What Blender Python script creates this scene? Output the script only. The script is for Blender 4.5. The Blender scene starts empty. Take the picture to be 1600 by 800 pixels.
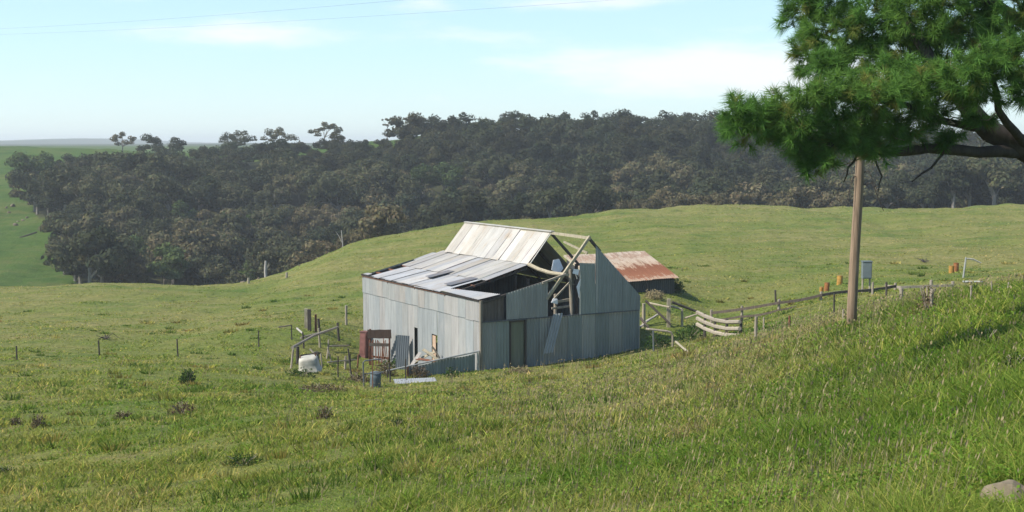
import bpy, math, random
import numpy as np
from mathutils import Vector, Matrix

random.seed(7)
rng = np.random.default_rng(7)
R = math.radians
S = bpy.context.scene
COL = S.collection

# ------------------------------------------------------------------ camera, sky, sun, exposure
F_PX, EYE, PITCH = 1900.0, 10.1, math.atan(175 / 1900)
cam_d = bpy.data.cameras.new('camera')
cam = bpy.data.objects.new('camera', cam_d)
COL.objects.link(cam)
cam.location = (0, 0, EYE)
cam.rotation_euler = (R(90) - PITCH, 0, 0)
cam_d.sensor_width = 36.0
cam_d.lens = 36.0 * F_PX / 1600
cam_d.clip_start, cam_d.clip_end = 0.1, 20000
S.camera = cam

SUN_EL, SUN_AZ = 45.0, -107.0         # azimuth clockwise from +Y (the view direction); -90 = left
world = bpy.data.worlds.new('World')
S.world = world
world.use_nodes = True
sun_d = bpy.data.lights.new('sun', 'SUN')
sun_d.energy = 4.3
sun_d.angle = R(0.6)
sun_d.color = (1.0, 0.93, 0.82)
sun = bpy.data.objects.new('sun', sun_d)
COL.objects.link(sun)
sdir = Vector((math.sin(R(SUN_AZ)) * math.cos(R(SUN_EL)), math.cos(R(SUN_AZ)) * math.cos(R(SUN_EL)), math.sin(R(SUN_EL))))
sun.rotation_euler = sdir.to_track_quat('Z', 'Y').to_euler()
sun.location = (-60, 0, 80)

S.view_settings.view_transform = 'Standard'
S.view_settings.look = 'None'
S.view_settings.gamma = 1.0
S.view_settings.use_curve_mapping = False
S.view_settings.exposure = 0.85
SKY_STRENGTH = 0.115
HAZE_DENSITY = 0.0004


# ------------------------------------------------------------------ node helpers
class NT:
    def __init__(self, tree):
        self.t = tree
        tree.nodes.clear()

    def n(self, kind, ins=None, **props):
        nd = self.t.nodes.new(kind)
        for k, v in props.items():
            setattr(nd, k, v)
        for k, v in (ins or {}).items():
            s = nd.inputs[k]
            if isinstance(v, bpy.types.NodeSocket):
                self.t.links.new(v, s)
            else:
                s.default_value = v
        return nd

    def math(self, op, a, b=0.0, c=None, clamp=False):
        ins = {0: a, 1: b}
        if c is not None:
            ins[2] = c
        return self.n('ShaderNodeMath', ins, operation=op, use_clamp=clamp).outputs[0]

    def mix(self, fac, a, b, mode='MIX'):
        nd = self.n('ShaderNodeMix', data_type='RGBA', blend_type=mode)
        for sock, v in ((nd.inputs[0], fac), (nd.inputs[6], a), (nd.inputs[7], b)):
            if isinstance(v, bpy.types.NodeSocket):
                self.t.links.new(v, sock)
            else:
                sock.default_value = v
        return nd.outputs[2]

    def ramp(self, fac, stops, interp='LINEAR'):
        nd = self.n('ShaderNodeValToRGB', {0: fac})
        cr = nd.color_ramp
        cr.interpolation = interp
        while len(cr.elements) < len(stops):
            cr.elements.new(0.5)
        for e, (p, c) in zip(cr.elements, stops):
            e.position = p
            e.color = c if len(c) == 4 else (*c, 1)
        return nd.outputs[0]

    def noise(self, vec, scale, detail=4, rough=0.55, dim='3D'):
        return self.n('ShaderNodeTexNoise', {'Vector': vec, 'Scale': scale, 'Detail': detail, 'Roughness': rough}, noise_dimensions=dim).outputs[0]

    def mapped(self, vec, scale=(1, 1, 1), rot=(0, 0, 0)):
        return self.n('ShaderNodeMapping', {'Vector': vec, 'Scale': scale, 'Rotation': rot}).outputs[0]


def c4(r, g, b):
    return (r, g, b, 1.0)


# sky with thin cloud streaks at their compass bearings
w = NT(world.node_tree)
skyt = w.n('ShaderNodeTexSky', sky_type='NISHITA', sun_disc=False, sun_elevation=R(SUN_EL), sun_rotation=R(SUN_AZ % 360),
           altitude=400, air_density=1.0, dust_density=0.35, ozone_density=1.0)
dirv = w.n('ShaderNodeTexCoord').outputs['Generated']
sep = w.n('ShaderNodeSeparateXYZ', {0: dirv})
bear = w.math('ARCTAN2', sep.outputs[0], sep.outputs[1])
elev = w.math('ARCSINE', sep.outputs[2])
cv = w.n('ShaderNodeCombineXYZ', {0: w.math('MULTIPLY', bear, 9.0), 1: w.math('MULTIPLY', elev, 46.0), 2: 0.3}).outputs[0]
cn = w.noise(cv, 1.6, 7, 0.6)
cn2 = w.noise(cv, 0.5, 3, 0.5)
tot = None
for (b0, e0, wb, we, amp) in ((-0.215, 0.0865, 0.085, 0.0125, 1.0), (-0.07, 0.112, 0.03, 0.012, .7), (0.12, 0.063, 0.13, 0.021, 1.05),
                             (0.24, 0.055, 0.1, 0.02, 1.0), (0.07, 0.1135, 0.1, 0.008, .85), (-0.02, 0.089, 0.06, .008, .45),
                             (-.8, .09, .2, .02, .9), (.75, .12, .25, .03, .9), (1.9, .1, .3, .04, .8), (-2.0, .2, .3, .05, .8)):
    dx = w.math('DIVIDE', w.math('SUBTRACT', bear, b0), wb)
    dy = w.math('DIVIDE', w.math('SUBTRACT', elev, e0), we)
    d2 = w.math('ADD', w.math('MULTIPLY', dx, dx), w.math('MULTIPLY', dy, dy))
    g = w.math('MULTIPLY', w.math('EXPONENT', w.math('MULTIPLY', d2, -1.0)), amp)
    tot = g if tot is None else w.math('ADD', tot, g)
cl = w.math('ADD', w.math('MULTIPLY', tot, 0.75), w.math('MULTIPLY', w.math('SUBTRACT', cn, 0.5), 1.25))
cl = w.math('ADD', cl, w.math('MULTIPLY', w.math('SUBTRACT', cn2, 0.5), 0.5))
clm = w.n('ShaderNodeMapRange', {0: cl, 1: 0.12, 2: 1.0, 3: 0.0, 4: 0.72}, interpolation_type='SMOOTHSTEP').outputs[0]
skyc = w.mix(1.0, skyt.outputs[0], c4(0.86, 0.96, 1.02), 'MULTIPLY')
low = w.ramp(w.math('MULTIPLY', elev, 4.0), [(0.0, (.80, .96, 1.0)), (0.3, (.66, .94, 1.0)), (0.55, (.58, .86, 1.0)), (1.0, (.50, .78, 1.0))])
low = w.mix(1.0, low, c4(4.9, 4.9, 4.95), 'MULTIPLY')
lowf = w.n('ShaderNodeMapRange', {0: elev, 1: 0.05, 2: 0.5, 3: 0.75, 4: 0.0}, interpolation_type='SMOOTHSTEP').outputs[0]
skyc = w.mix(lowf, skyc, low)                      # milky moist air low in the sky
cloud = w.mix(clm, skyc, c4(5.6, 5.5, 5.55))
bg = w.n('ShaderNodeBackground', {'Color': cloud, 'Strength': SKY_STRENGTH})
w.t.links.new(bg.outputs[0], w.n('ShaderNodeOutputWorld').inputs[0])


# ------------------------------------------------------------------ geometry helpers
def ray(px, py):
    a, b = (px - 800) / F_PX, -(py - 400) / F_PX
    return np.array([a, math.cos(PITCH) + b * math.sin(PITCH), -math.sin(PITCH) + b * math.cos(PITCH)])


def at(px, py, Y):
    r = ray(px, py)
    return np.array([0, 0, EYE]) + r * (Y / r[1])


def link(o, parent=None):
    COL.objects.link(o)
    if parent is not None:
        o.parent = parent
    return o


def tag(o, label=None, cat=None, group=None, kind=None):
    if label: o['label'] = label
    if cat: o['category'] = cat
    if group: o['group'] = group
    if kind: o['kind'] = kind
    return o


def thing(name, loc, label, cat, group=None, rz=0.0):
    o = bpy.data.objects.new(name, None)
    o.empty_display_size = 0.2
    o.location = [float(v) for v in loc]
    o.rotation_euler = (0, 0, rz)
    link(o)
    return tag(o, label, cat, group)


def fast_mesh(name, verts, faces_flat, sizes, tone=None, smooth=False):
    """mesh from numpy arrays"""
    me = bpy.data.meshes.new(name)
    nv, nl, nf = len(verts), len(faces_flat), len(sizes)
    me.vertices.add(nv)
    me.vertices.foreach_set('co', np.asarray(verts, np.float32).ravel())
    me.loops.add(nl)
    me.loops.foreach_set('vertex_index', np.asarray(faces_flat, np.int32))
    me.polygons.add(nf)
    starts = np.concatenate([[0], np.cumsum(sizes)[:-1]]).astype(np.int32)
    me.polygons.foreach_set('loop_start', starts)
    if smooth:
        me.polygons.foreach_set('use_smooth', np.ones(nf, bool))
    if tone is not None:
        at_ = me.attributes.new('tone', 'FLOAT_VECTOR', 'POINT')
        at_.data.foreach_set('vector', np.asarray(tone, np.float32).ravel())
    me.update()
    me.validate()
    return me


class MB:
    """collects boxes, poles and sheets, links them as ONE mesh object"""

    def __init__(self):
        self.v, self.f, self.t = [], [], []

    def add(self, vs, fs, tone=(1, 1, 1)):
        b = len(self.v)
        self.v += [tuple(float(q) for q in p) for p in vs]
        self.f += [[b + i for i in f] for f in fs]
        self.t += [tone] * len(vs)
        return self

    def box(self, lo, hi, tone=(1, 1, 1)):
        (a, b, c), (d, e, f) = lo, hi
        vs = [(a, b, c), (d, b, c), (d, e, c), (a, e, c), (a, b, f), (d, b, f), (d, e, f), (a, e, f)]
        return self.add(vs, [(0, 3, 2, 1), (4, 5, 6, 7), (0, 1, 5, 4), (1, 2, 6, 5), (2, 3, 7, 6), (3, 0, 4, 7)], tone)

    def beam(self, A, B, w=0.1, h=0.1, tone=(1, 1, 1), warp=0.0):
        A, B = np.array(A, float), np.array(B, float)
        d = B - A
        L = np.linalg.norm(d)
        d /= L
        up = np.array([0, 0, 1.0]) if abs(d[2]) < 0.9 else np.array([1.0, 0, 0])
        s = np.cross(d, up); s /= np.linalg.norm(s)
        u = np.cross(s, d)
        n = 5
        vs, fs = [], []
        for i in range(n):
            q = i / (n - 1)
            c = A + d * L * q + u * warp * math.sin(q * math.pi) + s * random.uniform(-1, 1) * w * 0.06
            k = 1 + random.uniform(-.06, .06)
            for (a, b) in ((-1, -1), (1, -1), (1, 1), (-1, 1)):
                vs.append(c + s * a * w / 2 * k + u * b * h / 2 * k)
        for i in range(n - 1):
            for j in range(4):
                fs.append((i * 4 + j, i * 4 + (j + 1) % 4, i * 4 + 4 + (j + 1) % 4, i * 4 + 4 + j))
        fs += [(3, 2, 1, 0), tuple(n * 4 - 4 + k for k in range(4))]
        return self.add(vs, fs, tone)

    def pole(self, pts, r0, r1=None, n=9, rough=0.06, tone=(1, 1, 1)):
        """round pole through a list of points, tapering from r0 to r1"""
        pts = [np.array(p, float) for p in pts]
        r1 = r0 if r1 is None else r1
        if len(pts) == 2:
            A, B = pts
            pts = [A + (B - A) * q for q in np.linspace(0, 1, 6)]
        m = len(pts)
        vs, fs = [], []
        ref = None
        for i, p in enumerate(pts):
            d = pts[min(i + 1, m - 1)] - pts[max(i - 1, 0)]
            d /= np.linalg.norm(d) + 1e-9
            if ref is None:
                ref = np.array([1.0, 0, 0]) if abs(d[0]) < 0.8 else np.array([0, 1.0, 0])
            s = np.cross(d, ref); s /= np.linalg.norm(s)
            ref = np.cross(s, d)
            r = r0 + (r1 - r0) * i / (m - 1)
            for k in range(n):
                a = 2 * math.pi * k / n
                rr = r * (1 + random.uniform(-rough, rough))
                vs.append(p + s * math.cos(a) * rr + ref * math.sin(a) * rr)
        for i in range(m - 1):
            for k in range(n):
                k2 = (k + 1) % n
                fs.append((i * n + k, i * n + k2, i * n + n + k2, i * n + n + k))
        fs += [tuple(range(n))[::-1], tuple((m - 1) * n + k for k in range(n))]
        return self.add(vs, fs, tone)

    def corr(self, lo, hi, s0, s1, nrm, pitch=0.152, amp=0.016, sheet=0.76, rows=4, tones=None, lift=0.02, raggle=0.0, wander=0.0):
        """corrugated sheets side by side: lo(s), hi(s) give the two ends of the run at s"""
        nrm = np.array(nrm, float)
        s = s0
        while s < s1 - 1e-6:
            e = min(s + sheet, s1)
            if s1 - e < 0.2: e = s1
            tone = random.choice(tones) if tones else (1, 1, 1)
            k = random.uniform(.88, 1.08)
            tone = tuple(t * k for t in tone)
            off = random.uniform(0, lift)
            tip = [random.uniform(-raggle, raggle) for _ in range(2)]
            cols = max(2, int(round((e - s + 0.04) / pitch * 6)))
            vs, fs = [], []
            wv = random.uniform(-wander, wander)
            for i in range(cols + 1):
                q = s - 0.01 + (e - s + 0.03) * i / cols
                q = min(max(q, s0), s1)
                a, b = np.array(lo(q), float), np.array(hi(q), float)
                d = (b - a) / (np.linalg.norm(b - a) + 1e-9)
                a = a - d * tip[0]; b = b + d * tip[1]
                for j in range(rows + 1):
                    p = a + (b - a) * j / rows + nrm * (off + amp * math.sin(2 * math.pi * q / pitch) + wv * math.sin(j / rows * math.pi))
                    vs.append(p)
            for i in range(cols):
                for j in range(rows):
                    q = i * (rows + 1) + j
                    fs.append((q, q + rows + 1, q + rows + 2, q + 1))
            b = len(self.v)
            self.add(vs, fs, tone)
            if pitch < .28:
                for i_ in list(range(rows + 1)):          # dirt along the lap of each sheet
                    self.t[b + i_] = tuple(q_ * random.uniform(.45, .75) for q_ in tone)
            s = e
        return self

    def build(self, name, mat, parent=None, smooth=False):
        me = bpy.data.meshes.new(name)
        me.from_pydata(self.v, [], self.f)
        a = me.attributes.new('tone', 'FLOAT_VECTOR', 'POINT')
        a.data.foreach_set('vector', np.asarray(self.t, np.float32).ravel())
        if smooth:
            me.polygons.foreach_set('use_smooth', np.ones(len(me.polygons), bool))
        me.materials.append(mat)
        me.update()
        return link(bpy.data.objects.new(name, me), parent)


def interp(pts):
    xs, ys = [p[0] for p in pts], [p[1] for p in pts]
    return lambda x: float(np.interp(x, xs, ys))


# ------------------------------------------------------------------ terrain height
# survey points of the ground: (bearing column, row, distance); turned into heights and joined by a thin-plate surface
SURVEY = '''
0 800 17;400 800 14;800 800 11;1200 800 8.5;1600 800 6.8;0 700 25;400 700 21;800 700 17;1200 700 12.8;1600 700 9.3
0 650 31;400 650 27;800 650 23;1200 640 17;1600 640 11.8;0 600 42;300 600 41;560 606 46.5;750 594 50;850 590 45;1000 590 34;1200 585 23;1600 575 15
0 560 56;300 560 56;480 585 52;567 556 66;752 581 54;860 570 55;1000 551 57;1100 542 44;1200 533 34;1330 512 26;1450 492 24.5;1600 470 23.5
0 520 70;300 520 70;500 518 68;0 480 90;300 480 88;480 478 86;700 500 75;800 470 78
1600 452 45;1450 470 45;1330 490 47;1200 512 48;1155 522 50;1100 507 62;1100 482 70;1280 468 60;1500 449 62;1600 440 62;1000 480 66;1060 459 72
1300 440 76;1490 428 78;1600 420 80;1100 400 100;1300 390 105;1500 380 110;1600 375 110;950 420 92;620 400 113;520 425 107
1600 320 170;1400 325 166;1230 327 165;1100 322 165;900 338 160;720 352 150;620 367 143;500 402 132;400 438 121;370 446 117;200 447 112;0 450 112
1100 358 132;1400 352 134;1600 345 134;850 375 125
1600 350 210;1400 350 205;1230 352 205;1100 347 203;900 368 198;720 390 190;620 408 185;500 438 172;370 485 150;200 478 145;0 472 138
100 442 165;0 405 185;-60 400 185;50 332 225;0 300 245;0 250 300;0 229 360;150 233 350;0 232 500;300 240 500
200 448 172;200 350 212;200 272 268;200 243 310;300 240 315;200 252 400
400 448 188;400 340 228;400 252 282;400 238 308;400 250 370
600 408 205;600 312 238;600 232 285;600 221 312;600 236 380
800 372 215;800 292 248;800 212 300;800 205 318;800 220 390
1050 345 220;1050 272 255;1050 205 310;1050 200 325;1050 216 400
1300 340 225;1300 282 260;1300 220 318;1300 232 400
1600 332 230;1600 282 265;1600 241 325;1600 246 400
0 228 900;800 228 900;1600 228 900;0 224 1700;0 219 2700;200 218 2700;330 221 2700;800 221 2700;1600 221 2700;0 225 4000;800 225 4000;1600 225 4000
'''
_sp = []
for tok in SURVEY.replace('\n', ';').split(';'):
    if tok.strip():
        px, py, Y = map(float, tok.split())
        _sp.append((px, py, Y))
for (px, py, Y) in list(_sp):
    if px <= 0: _sp.append((px - 800, py + (6 if Y < 300 else 0), Y))
    if px >= 1600: _sp.append((px + 800, py - (10 if Y < 30 else 0), Y))
FOOT = EYE - 1.65


def _feat(x, y):
    th = np.arctan2(x, y)
    r = np.hypot(x, y)
    return np.stack([np.clip(th, -1.0, 1.0) * 3.2, np.log(np.maximum(r, 3.5)) * 1.6], -1), th, r


_P = np.array([at(*s) for s in _sp])
_X, _th, _r = _feat(_P[:, 0], _P[:, 1])
_val = (FOOT - _P[:, 2]) / _r


def _tps(d2):
    return 0.5 * d2 * np.log(d2 + 1e-12)


_n = len(_X)
_K = _tps(((_X[:, None] - _X[None]) ** 2).sum(-1)) + np.eye(_n) * 1e-4
_A = np.zeros((_n + 3, _n + 3))
_A[:_n, :_n] = _K
_A[:_n, _n] = 1; _A[:_n, _n + 1:] = _X
_A[_n, :_n] = 1; _A[_n + 1:, :_n] = _X.T
_W = np.linalg.solve(_A, np.concatenate([_val, [0, 0, 0]]))
_meanW = None


def _slope(X):
    out = np.empty(len(X))
    for i in range(0, len(X), 20000):
        x = X[i:i + 20000]
        out[i:i + 20000] = _tps(((x[:, None] - _X[None]) ** 2).sum(-1)) @ _W[:_n] + _W[_n] + x @ _W[_n + 1:]
    return out


def bumps(x, y):
    """small natural unevenness"""
    b = 0
    for i, (lam, am, ph) in enumerate(((3.1, .03, .3), (5.3, .045, 1.7), (9.7, .07, 4.1), (17, .1, 2.2), (31, .15, 5.0))):
        a1, a2 = 0.7 + i * 1.9, 2.3 + i * 1.3
        k = 2 * math.pi / lam
        b = b + am * np.sin(k * (x * math.cos(a1) + y * math.sin(a1)) + ph + 1.3 * np.sin(k * .6 * (x * math.cos(a2) + y * math.sin(a2)))) * 0.55
    return b


def ground(x, y):
    x = np.atleast_1d(np.asarray(x, float)); y = np.atleast_1d(np.asarray(y, float))
    X, th, r = _feat(x, y)
    s = _slope(X)
    k = np.clip((np.abs(th) - 0.9) / 2.0, 0, 1)
    Xm = X.copy(); Xm[:, 0] = 0
    if (k > 0).any():
        s = np.where(k > 0, s * (1 - k) + k * 0.03, s)
    fade = np.clip((r - 2) / 10, 0, 1) * np.clip((600 - r) / 300, 0, 1)
    hills = np.clip((r - 1500) / 900, 0, 1) * (4 * np.sin(x / 160 + 1.0) + 2.5 * np.sin(x / 67 + y / 300) + 1.5 * np.sin(x / 31 + 2) - 4.0)
    return FOOT - s * r + bumps(x, y) * fade * np.clip(r / 60, 0.35, 3.2) + hills


def gz(x, y):
    return float(ground([x], [y])[0])


def on_ground(px, Y, sink=0.0):
    """point on the ground straight ahead-and-aside at distance Y"""
    x = (px - 800) / F_PX * Y * 1.0
    fw = math.cos(PITCH)
    x = (px - 800) / F_PX * (Y * fw + 0.012 * Y)
    return np.array([x, Y, gz(x, Y) - sink])


def hit(px, py, y0=5.0, y1=420.0):
    """first point where the sight line through a pixel of the survey meets the ground"""
    r = ray(px, py)
    Ys = np.exp(np.linspace(math.log(y0), math.log(y1), 900))
    P = np.array([0, 0, EYE]) + r[None] * (Ys / r[1])[:, None]
    g = ground(P[:, 0], P[:, 1])
    below = np.nonzero(P[:, 2] < g)[0]
    if len(below) == 0: return None
    i = below[0]
    return np.array([P[i, 0], P[i, 1], g[i]])


# ------------------------------------------------------------------ materials
def principled(nt, color, rough=0.9, bump=None, strength=0.3, dist=0.05, spec=0.2, metal=0.0):
    b = nt.n('ShaderNodeBsdfPrincipled', {'Roughness': rough, 'Specular IOR Level': spec, 'Metallic': metal})
    if isinstance(color, bpy.types.NodeSocket):
        nt.t.links.new(color, b.inputs['Base Color'])
    else:
        b.inputs['Base Color'].default_value = color
    if bump is not None:
        bn = nt.n('ShaderNodeBump', {'Strength': strength, 'Distance': dist, 'Height': bump})
        nt.t.links.new(bn.outputs[0], b.inputs['Normal'])
    nt.t.links.new(b.outputs[0], nt.n('ShaderNodeOutputMaterial').inputs[0])
    return b


def newmat(name):
    m = bpy.data.materials.new(name)
    m.use_nodes = True
    return m, NT(m.node_tree)


def sward_color(nt):
    """colour of the pasture from world position, shared by the ground sheet and the grass"""
    pos = nt.n('ShaderNodeNewGeometry').outputs['Position']
    flat = nt.mapped(pos, (1, 1, 0.3))
    big = nt.noise(flat, 0.035, 3, 0.5)
    mid = nt.noise(flat, 0.16, 5, 0.6)
    strk = nt.noise(nt.mapped(pos, (0.35, 1.2, 1), (0, 0, R(15))), 0.3, 5, 0.62)
    fine = nt.noise(flat, 1.1, 5, 0.65)
    lush = nt.ramp(mid, [(0.30, (0.075, 0.13, 0.020)), (0.5, (0.13, 0.160, 0.034)), (0.7, (0.185, 0.182, 0.056))])
    dry = nt.ramp(fine, [(0.3, (0.15, 0.155, 0.042)), (0.55, (0.205, 0.195, 0.068)), (0.75, (0.27, 0.23, 0.105))])
    k = nt.math('ADD', nt.math('MULTIPLY', big, 0.55), nt.math('MULTIPLY', strk, 0.65))
    k = nt.n('ShaderNodeMapRange', {0: k, 1: 0.48, 2: 0.78}, interpolation_type='SMOOTHSTEP').outputs[0]
    c = nt.mix(k, lush, dry)
    # greener far paddock to the left, bank in front of the camera to the right
    sp = nt.n('ShaderNodeSeparateXYZ', {0: pos})
    far = nt.n('ShaderNodeMapRange', {0: nt.math('ADD', sp.outputs[1], nt.math('MULTIPLY', sp.outputs[0], -0.35)), 1: 150, 2: 185}).outputs[0]
    c = nt.mix(nt.math('MULTIPLY', far, 0.88), c, nt.ramp(nt.math('ADD', nt.math('MULTIPLY', mid, .5), nt.math('MULTIPLY', strk, .5)), [(0.36, (0.018, 0.058, 0.005)), (0.5, (0.038, 0.09, 0.009)), (0.66, (0.085, 0.105, 0.024))]))
    near = nt.n('ShaderNodeMapRange', {0: nt.math('SUBTRACT', nt.math('MULTIPLY', sp.outputs[0], 3.0), sp.outputs[1]), 1: -14, 2: 2}).outputs[0]
    near = nt.math('MULTIPLY', near, nt.n('ShaderNodeMapRange', {0: sp.outputs[1], 1: 52, 2: 30}).outputs[0])
    c = nt.mix(nt.math('MULTIPLY', near, 0.72), c, nt.ramp(mid, [(0.38, (0.030, 0.092, 0.008)), (0.6, (0.105, 0.160, 0.024))]))
    bw = nt.math('ABSOLUTE', nt.math('SUBTRACT', nt.math('ADD', nt.math('MULTIPLY', sp.outputs[0], 0.85), 27.0), sp.outputs[1]))
    bw = nt.math('MULTIPLY', nt.n('ShaderNodeMapRange', {0: bw, 1: 12, 2: 1}, interpolation_type='SMOOTHSTEP').outputs[0], nt.n('ShaderNodeMapRange', {0: sp.outputs[0], 1: -3, 2: 5}).outputs[0])
    bw = nt.math('MULTIPLY', bw, nt.n('ShaderNodeMapRange', {0: strk, 1: 0.35, 2: 0.6}).outputs[0])
    c = nt.mix(nt.math('MULTIPLY', bw, 0.6), c, c4(0.24, 0.205, 0.105))
    brown = nt.n('ShaderNodeMapRange', {0: nt.noise(flat, 0.55, 6, 0.7), 1: 0.60, 2: 0.72}).outputs[0]
    c = nt.mix(nt.math('MULTIPLY', brown, 0.55), c, c4(0.17, 0.13, 0.07))
    return c, fine, flat


def mat_ground():
    m, nt = newmat('pasture')
    c, fine, flat = sward_color(nt)
    tuft = nt.noise(flat, 3.0, 6, 0.7)
    spot = nt.n('ShaderNodeMapRange', {0: nt.noise(flat, 0.8, 4, 0.6), 1: 0.62, 2: 0.68}).outputs[0]
    c = nt.mix(nt.math('MULTIPLY', spot, 0.65), c, c4(0.055, 0.08, 0.022))
    soil = nt.n('ShaderNodeMapRange', {0: nt.noise(nt.mapped(flat, (1, 1, 1), (0, 0, 1.0)), 0.62, 6, 0.72), 1: 0.68, 2: 0.73}).outputs[0]
    c = nt.mix(nt.math('MULTIPLY', soil, 0.7), c, c4(0.12, 0.085, 0.05))
    c = nt.mix(1.0, c, nt.ramp(tuft, [(0.25, (0.62, 0.64, 0.6)), (0.75, (1.25, 1.2, 1.2))]), 'MULTIPLY')
    pos = nt.n('ShaderNodeNewGeometry').outputs['Position']
    sp = nt.n('ShaderNodeSeparateXYZ', {0: pos})
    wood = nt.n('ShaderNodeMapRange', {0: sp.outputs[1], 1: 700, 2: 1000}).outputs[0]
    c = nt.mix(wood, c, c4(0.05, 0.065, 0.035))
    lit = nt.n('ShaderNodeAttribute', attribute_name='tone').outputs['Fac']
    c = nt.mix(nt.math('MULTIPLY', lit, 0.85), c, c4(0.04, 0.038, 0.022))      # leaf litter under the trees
    h = nt.math('ADD', tuft, nt.math('MULTIPLY', fine, 1.5))
    principled(nt, c, 0.95, h, 0.9, 0.22, 0.1)
    return m


def mat_grass():
    m, nt = newmat('grass_blades')
    c, fine, flat = sward_color(nt)
    tone = nt.n('ShaderNodeAttribute', attribute_name='tone').outputs['Vector']
    c = nt.mix(1.0, c, tone, 'MULTIPLY')
    c = nt.mix(1.0, c, c4(1.42, 1.37, 1.42), 'MULTIPLY')
    d = nt.n('ShaderNodeBsdfDiffuse', {0: c})
    tr = nt.n('ShaderNodeBsdfTranslucent', {0: nt.mix(1.0, c, c4(1.1, 1.15, 0.7), 'MULTIPLY')})
    mx = nt.n('ShaderNodeMixShader', {0: 0.45, 1: d.outputs[0], 2: tr.outputs[0]})
    nt.t.links.new(mx.outputs[0], nt.n('ShaderNodeOutputMaterial').inputs[0])
    return m


def mat_leaf(name, dark, mid, light, trans=0.25, nscale=0.35, vary=0.5):
    m, nt = newmat(name)
    oi = nt.n('ShaderNodeObjectInfo')
    pos = nt.n('ShaderNodeNewGeometry').outputs['Position']
    ns = nt.noise(pos, nscale, 3, 0.6)
    rnd = nt.math('ADD', nt.math('MULTIPLY', ns, 1.0 - vary * .5), nt.math('MULTIPLY', nt.math('SUBTRACT', oi.outputs['Random'], .5), vary))
    rnd = nt.math('ADD', rnd, .12 * vary)
    c = nt.ramp(rnd, [(0.25, dark), (0.5, mid), (0.75, light)])
    tone = nt.n('ShaderNodeAttribute', attribute_name='tone').outputs['Vector']
    c = nt.mix(1.0, c, tone, 'MULTIPLY')
    d = nt.n('ShaderNodeBsdfDiffuse', {0: c})
    tr = nt.n('ShaderNodeBsdfTranslucent', {0: c})
    mx = nt.n('ShaderNodeMixShader', {0: trans, 1: d.outputs[0], 2: tr.outputs[0]})
    nt.t.links.new(mx.outputs[0], nt.n('ShaderNodeOutputMaterial').inputs[0])
    return m


def mat_metal(name, base, streak_scale, stain=(0.33, 0.24, 0.16), stain_amt=0.4, rough=0.55, var=0.25, spec=0.4):
    m, nt = newmat(name)
    oc = nt.n('ShaderNodeTexCoord').outputs['Object']
    tone = nt.n('ShaderNodeAttribute', attribute_name='tone').outputs['Vector']
    st = nt.noise(nt.mapped(oc, streak_scale), 1.6, 6, 0.65)
    patch = nt.noise(oc, 0.9, 5, 0.6)
    c = nt.mix(1.0, c4(*base), tone, 'MULTIPLY')
    c = nt.mix(1.0, c, nt.ramp(st, [(0.25, (1 - var,) * 3), (0.75, (1 + var * .6,) * 3)]), 'MULTIPLY')
    k = nt.n('ShaderNodeMapRange', {0: nt.math('ADD', nt.math('MULTIPLY', st, 0.6), nt.math('MULTIPLY', patch, 0.6)), 1: 0.60, 2: 0.80}, interpolation_type='SMOOTHSTEP').outputs[0]
    c = nt.mix(nt.math('MULTIPLY', k, stain_amt), c, c4(*stain))
    rg = nt.math('ADD', nt.math('MULTIPLY', patch, 0.3), rough - 0.15)
    principled(nt, c, rg, nt.noise(oc, 9, 3), 0.1, 0.01, spec)
    return m


def mat_rust_roof():
    m, nt = newmat('rusty_roof_iron')
    oc = nt.n('ShaderNodeTexCoord').outputs['Object']
    sp = nt.n('ShaderNodeSeparateXYZ', {0: oc})
    st = nt.noise(nt.mapped(oc, (4.0, .6, .6)), 1.4, 6, 0.65)
    pt = nt.noise(oc, 2.6, 6, 0.7)
    # the lower sheets have rusted red, the upper ones are bleached pinkish grey
    k = nt.math('ADD', nt.math('MULTIPLY', sp.outputs[1], 0.62), nt.math('MULTIPLY', nt.math('SUBTRACT', nt.math('ADD', st, pt), 1.0), 1.5))
    c = nt.ramp(nt.n('ShaderNodeMapRange', {0: k, 1: 0.0, 2: 2.2}).outputs[0],
                [(0.0, (0.34, 0.25, 0.18)), (0.1, (0.21, 0.088, 0.045)), (0.42, (0.17, 0.066, 0.034)), (0.52, (0.33, 0.24, 0.17)), (0.72, (0.38, 0.32, 0.25)), (0.85, (0.25, 0.16, 0.11)), (1.0, (0.36, 0.3, 0.24))])
    c = nt.mix(1.0, c, nt.ramp(st, [(0.25, (0.7,) * 3), (0.75, (1.2,) * 3)]), 'MULTIPLY')
    principled(nt, c, 0.75, pt, 0.1, 0.02, 0.2)
    return m


def mat_wood(name, base, var=0.4, scale=(2, 2, .35)):
    m, nt = newmat(name)
    oc = nt.n('ShaderNodeTexCoord').outputs['Object']
    tone = nt.n('ShaderNodeAttribute', attribute_name='tone').outputs['Vector']
    g = nt.noise(nt.mapped(oc, scale), 6, 6, 0.65)
    c = nt.mix(1.0, c4(*base), tone, 'MULTIPLY')
    c = nt.mix(1.0, c, nt.ramp(g, [(0.25, (1 - var,) * 3), (0.75, (1 + var,) * 3)]), 'MULTIPLY')
    principled(nt, c, 0.85, g, 0.4, 0.02, 0.15)
    return m


def mat_plain(name, base, rough=0.7, var=0.25, spec=0.2, metal=0.0, nscale=4.0):
    m, nt = newmat(name)
    oc = nt.n('ShaderNodeTexCoord').outputs['Object']
    g = nt.noise(oc, nscale, 5, 0.6)
    tone = nt.n('ShaderNodeAttribute', attribute_name='tone').outputs['Vector']
    c = nt.mix(1.0, c4(*base), tone, 'MULTIPLY')
    c = nt.mix(1.0, c, nt.ramp(g, [(0.3, (1 - var,) * 3), (0.7, (1 + var,) * 3)]), 'MULTIPLY')
    principled(nt, c, rough, g, 0.2, 0.02, spec, metal)
    return m


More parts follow.
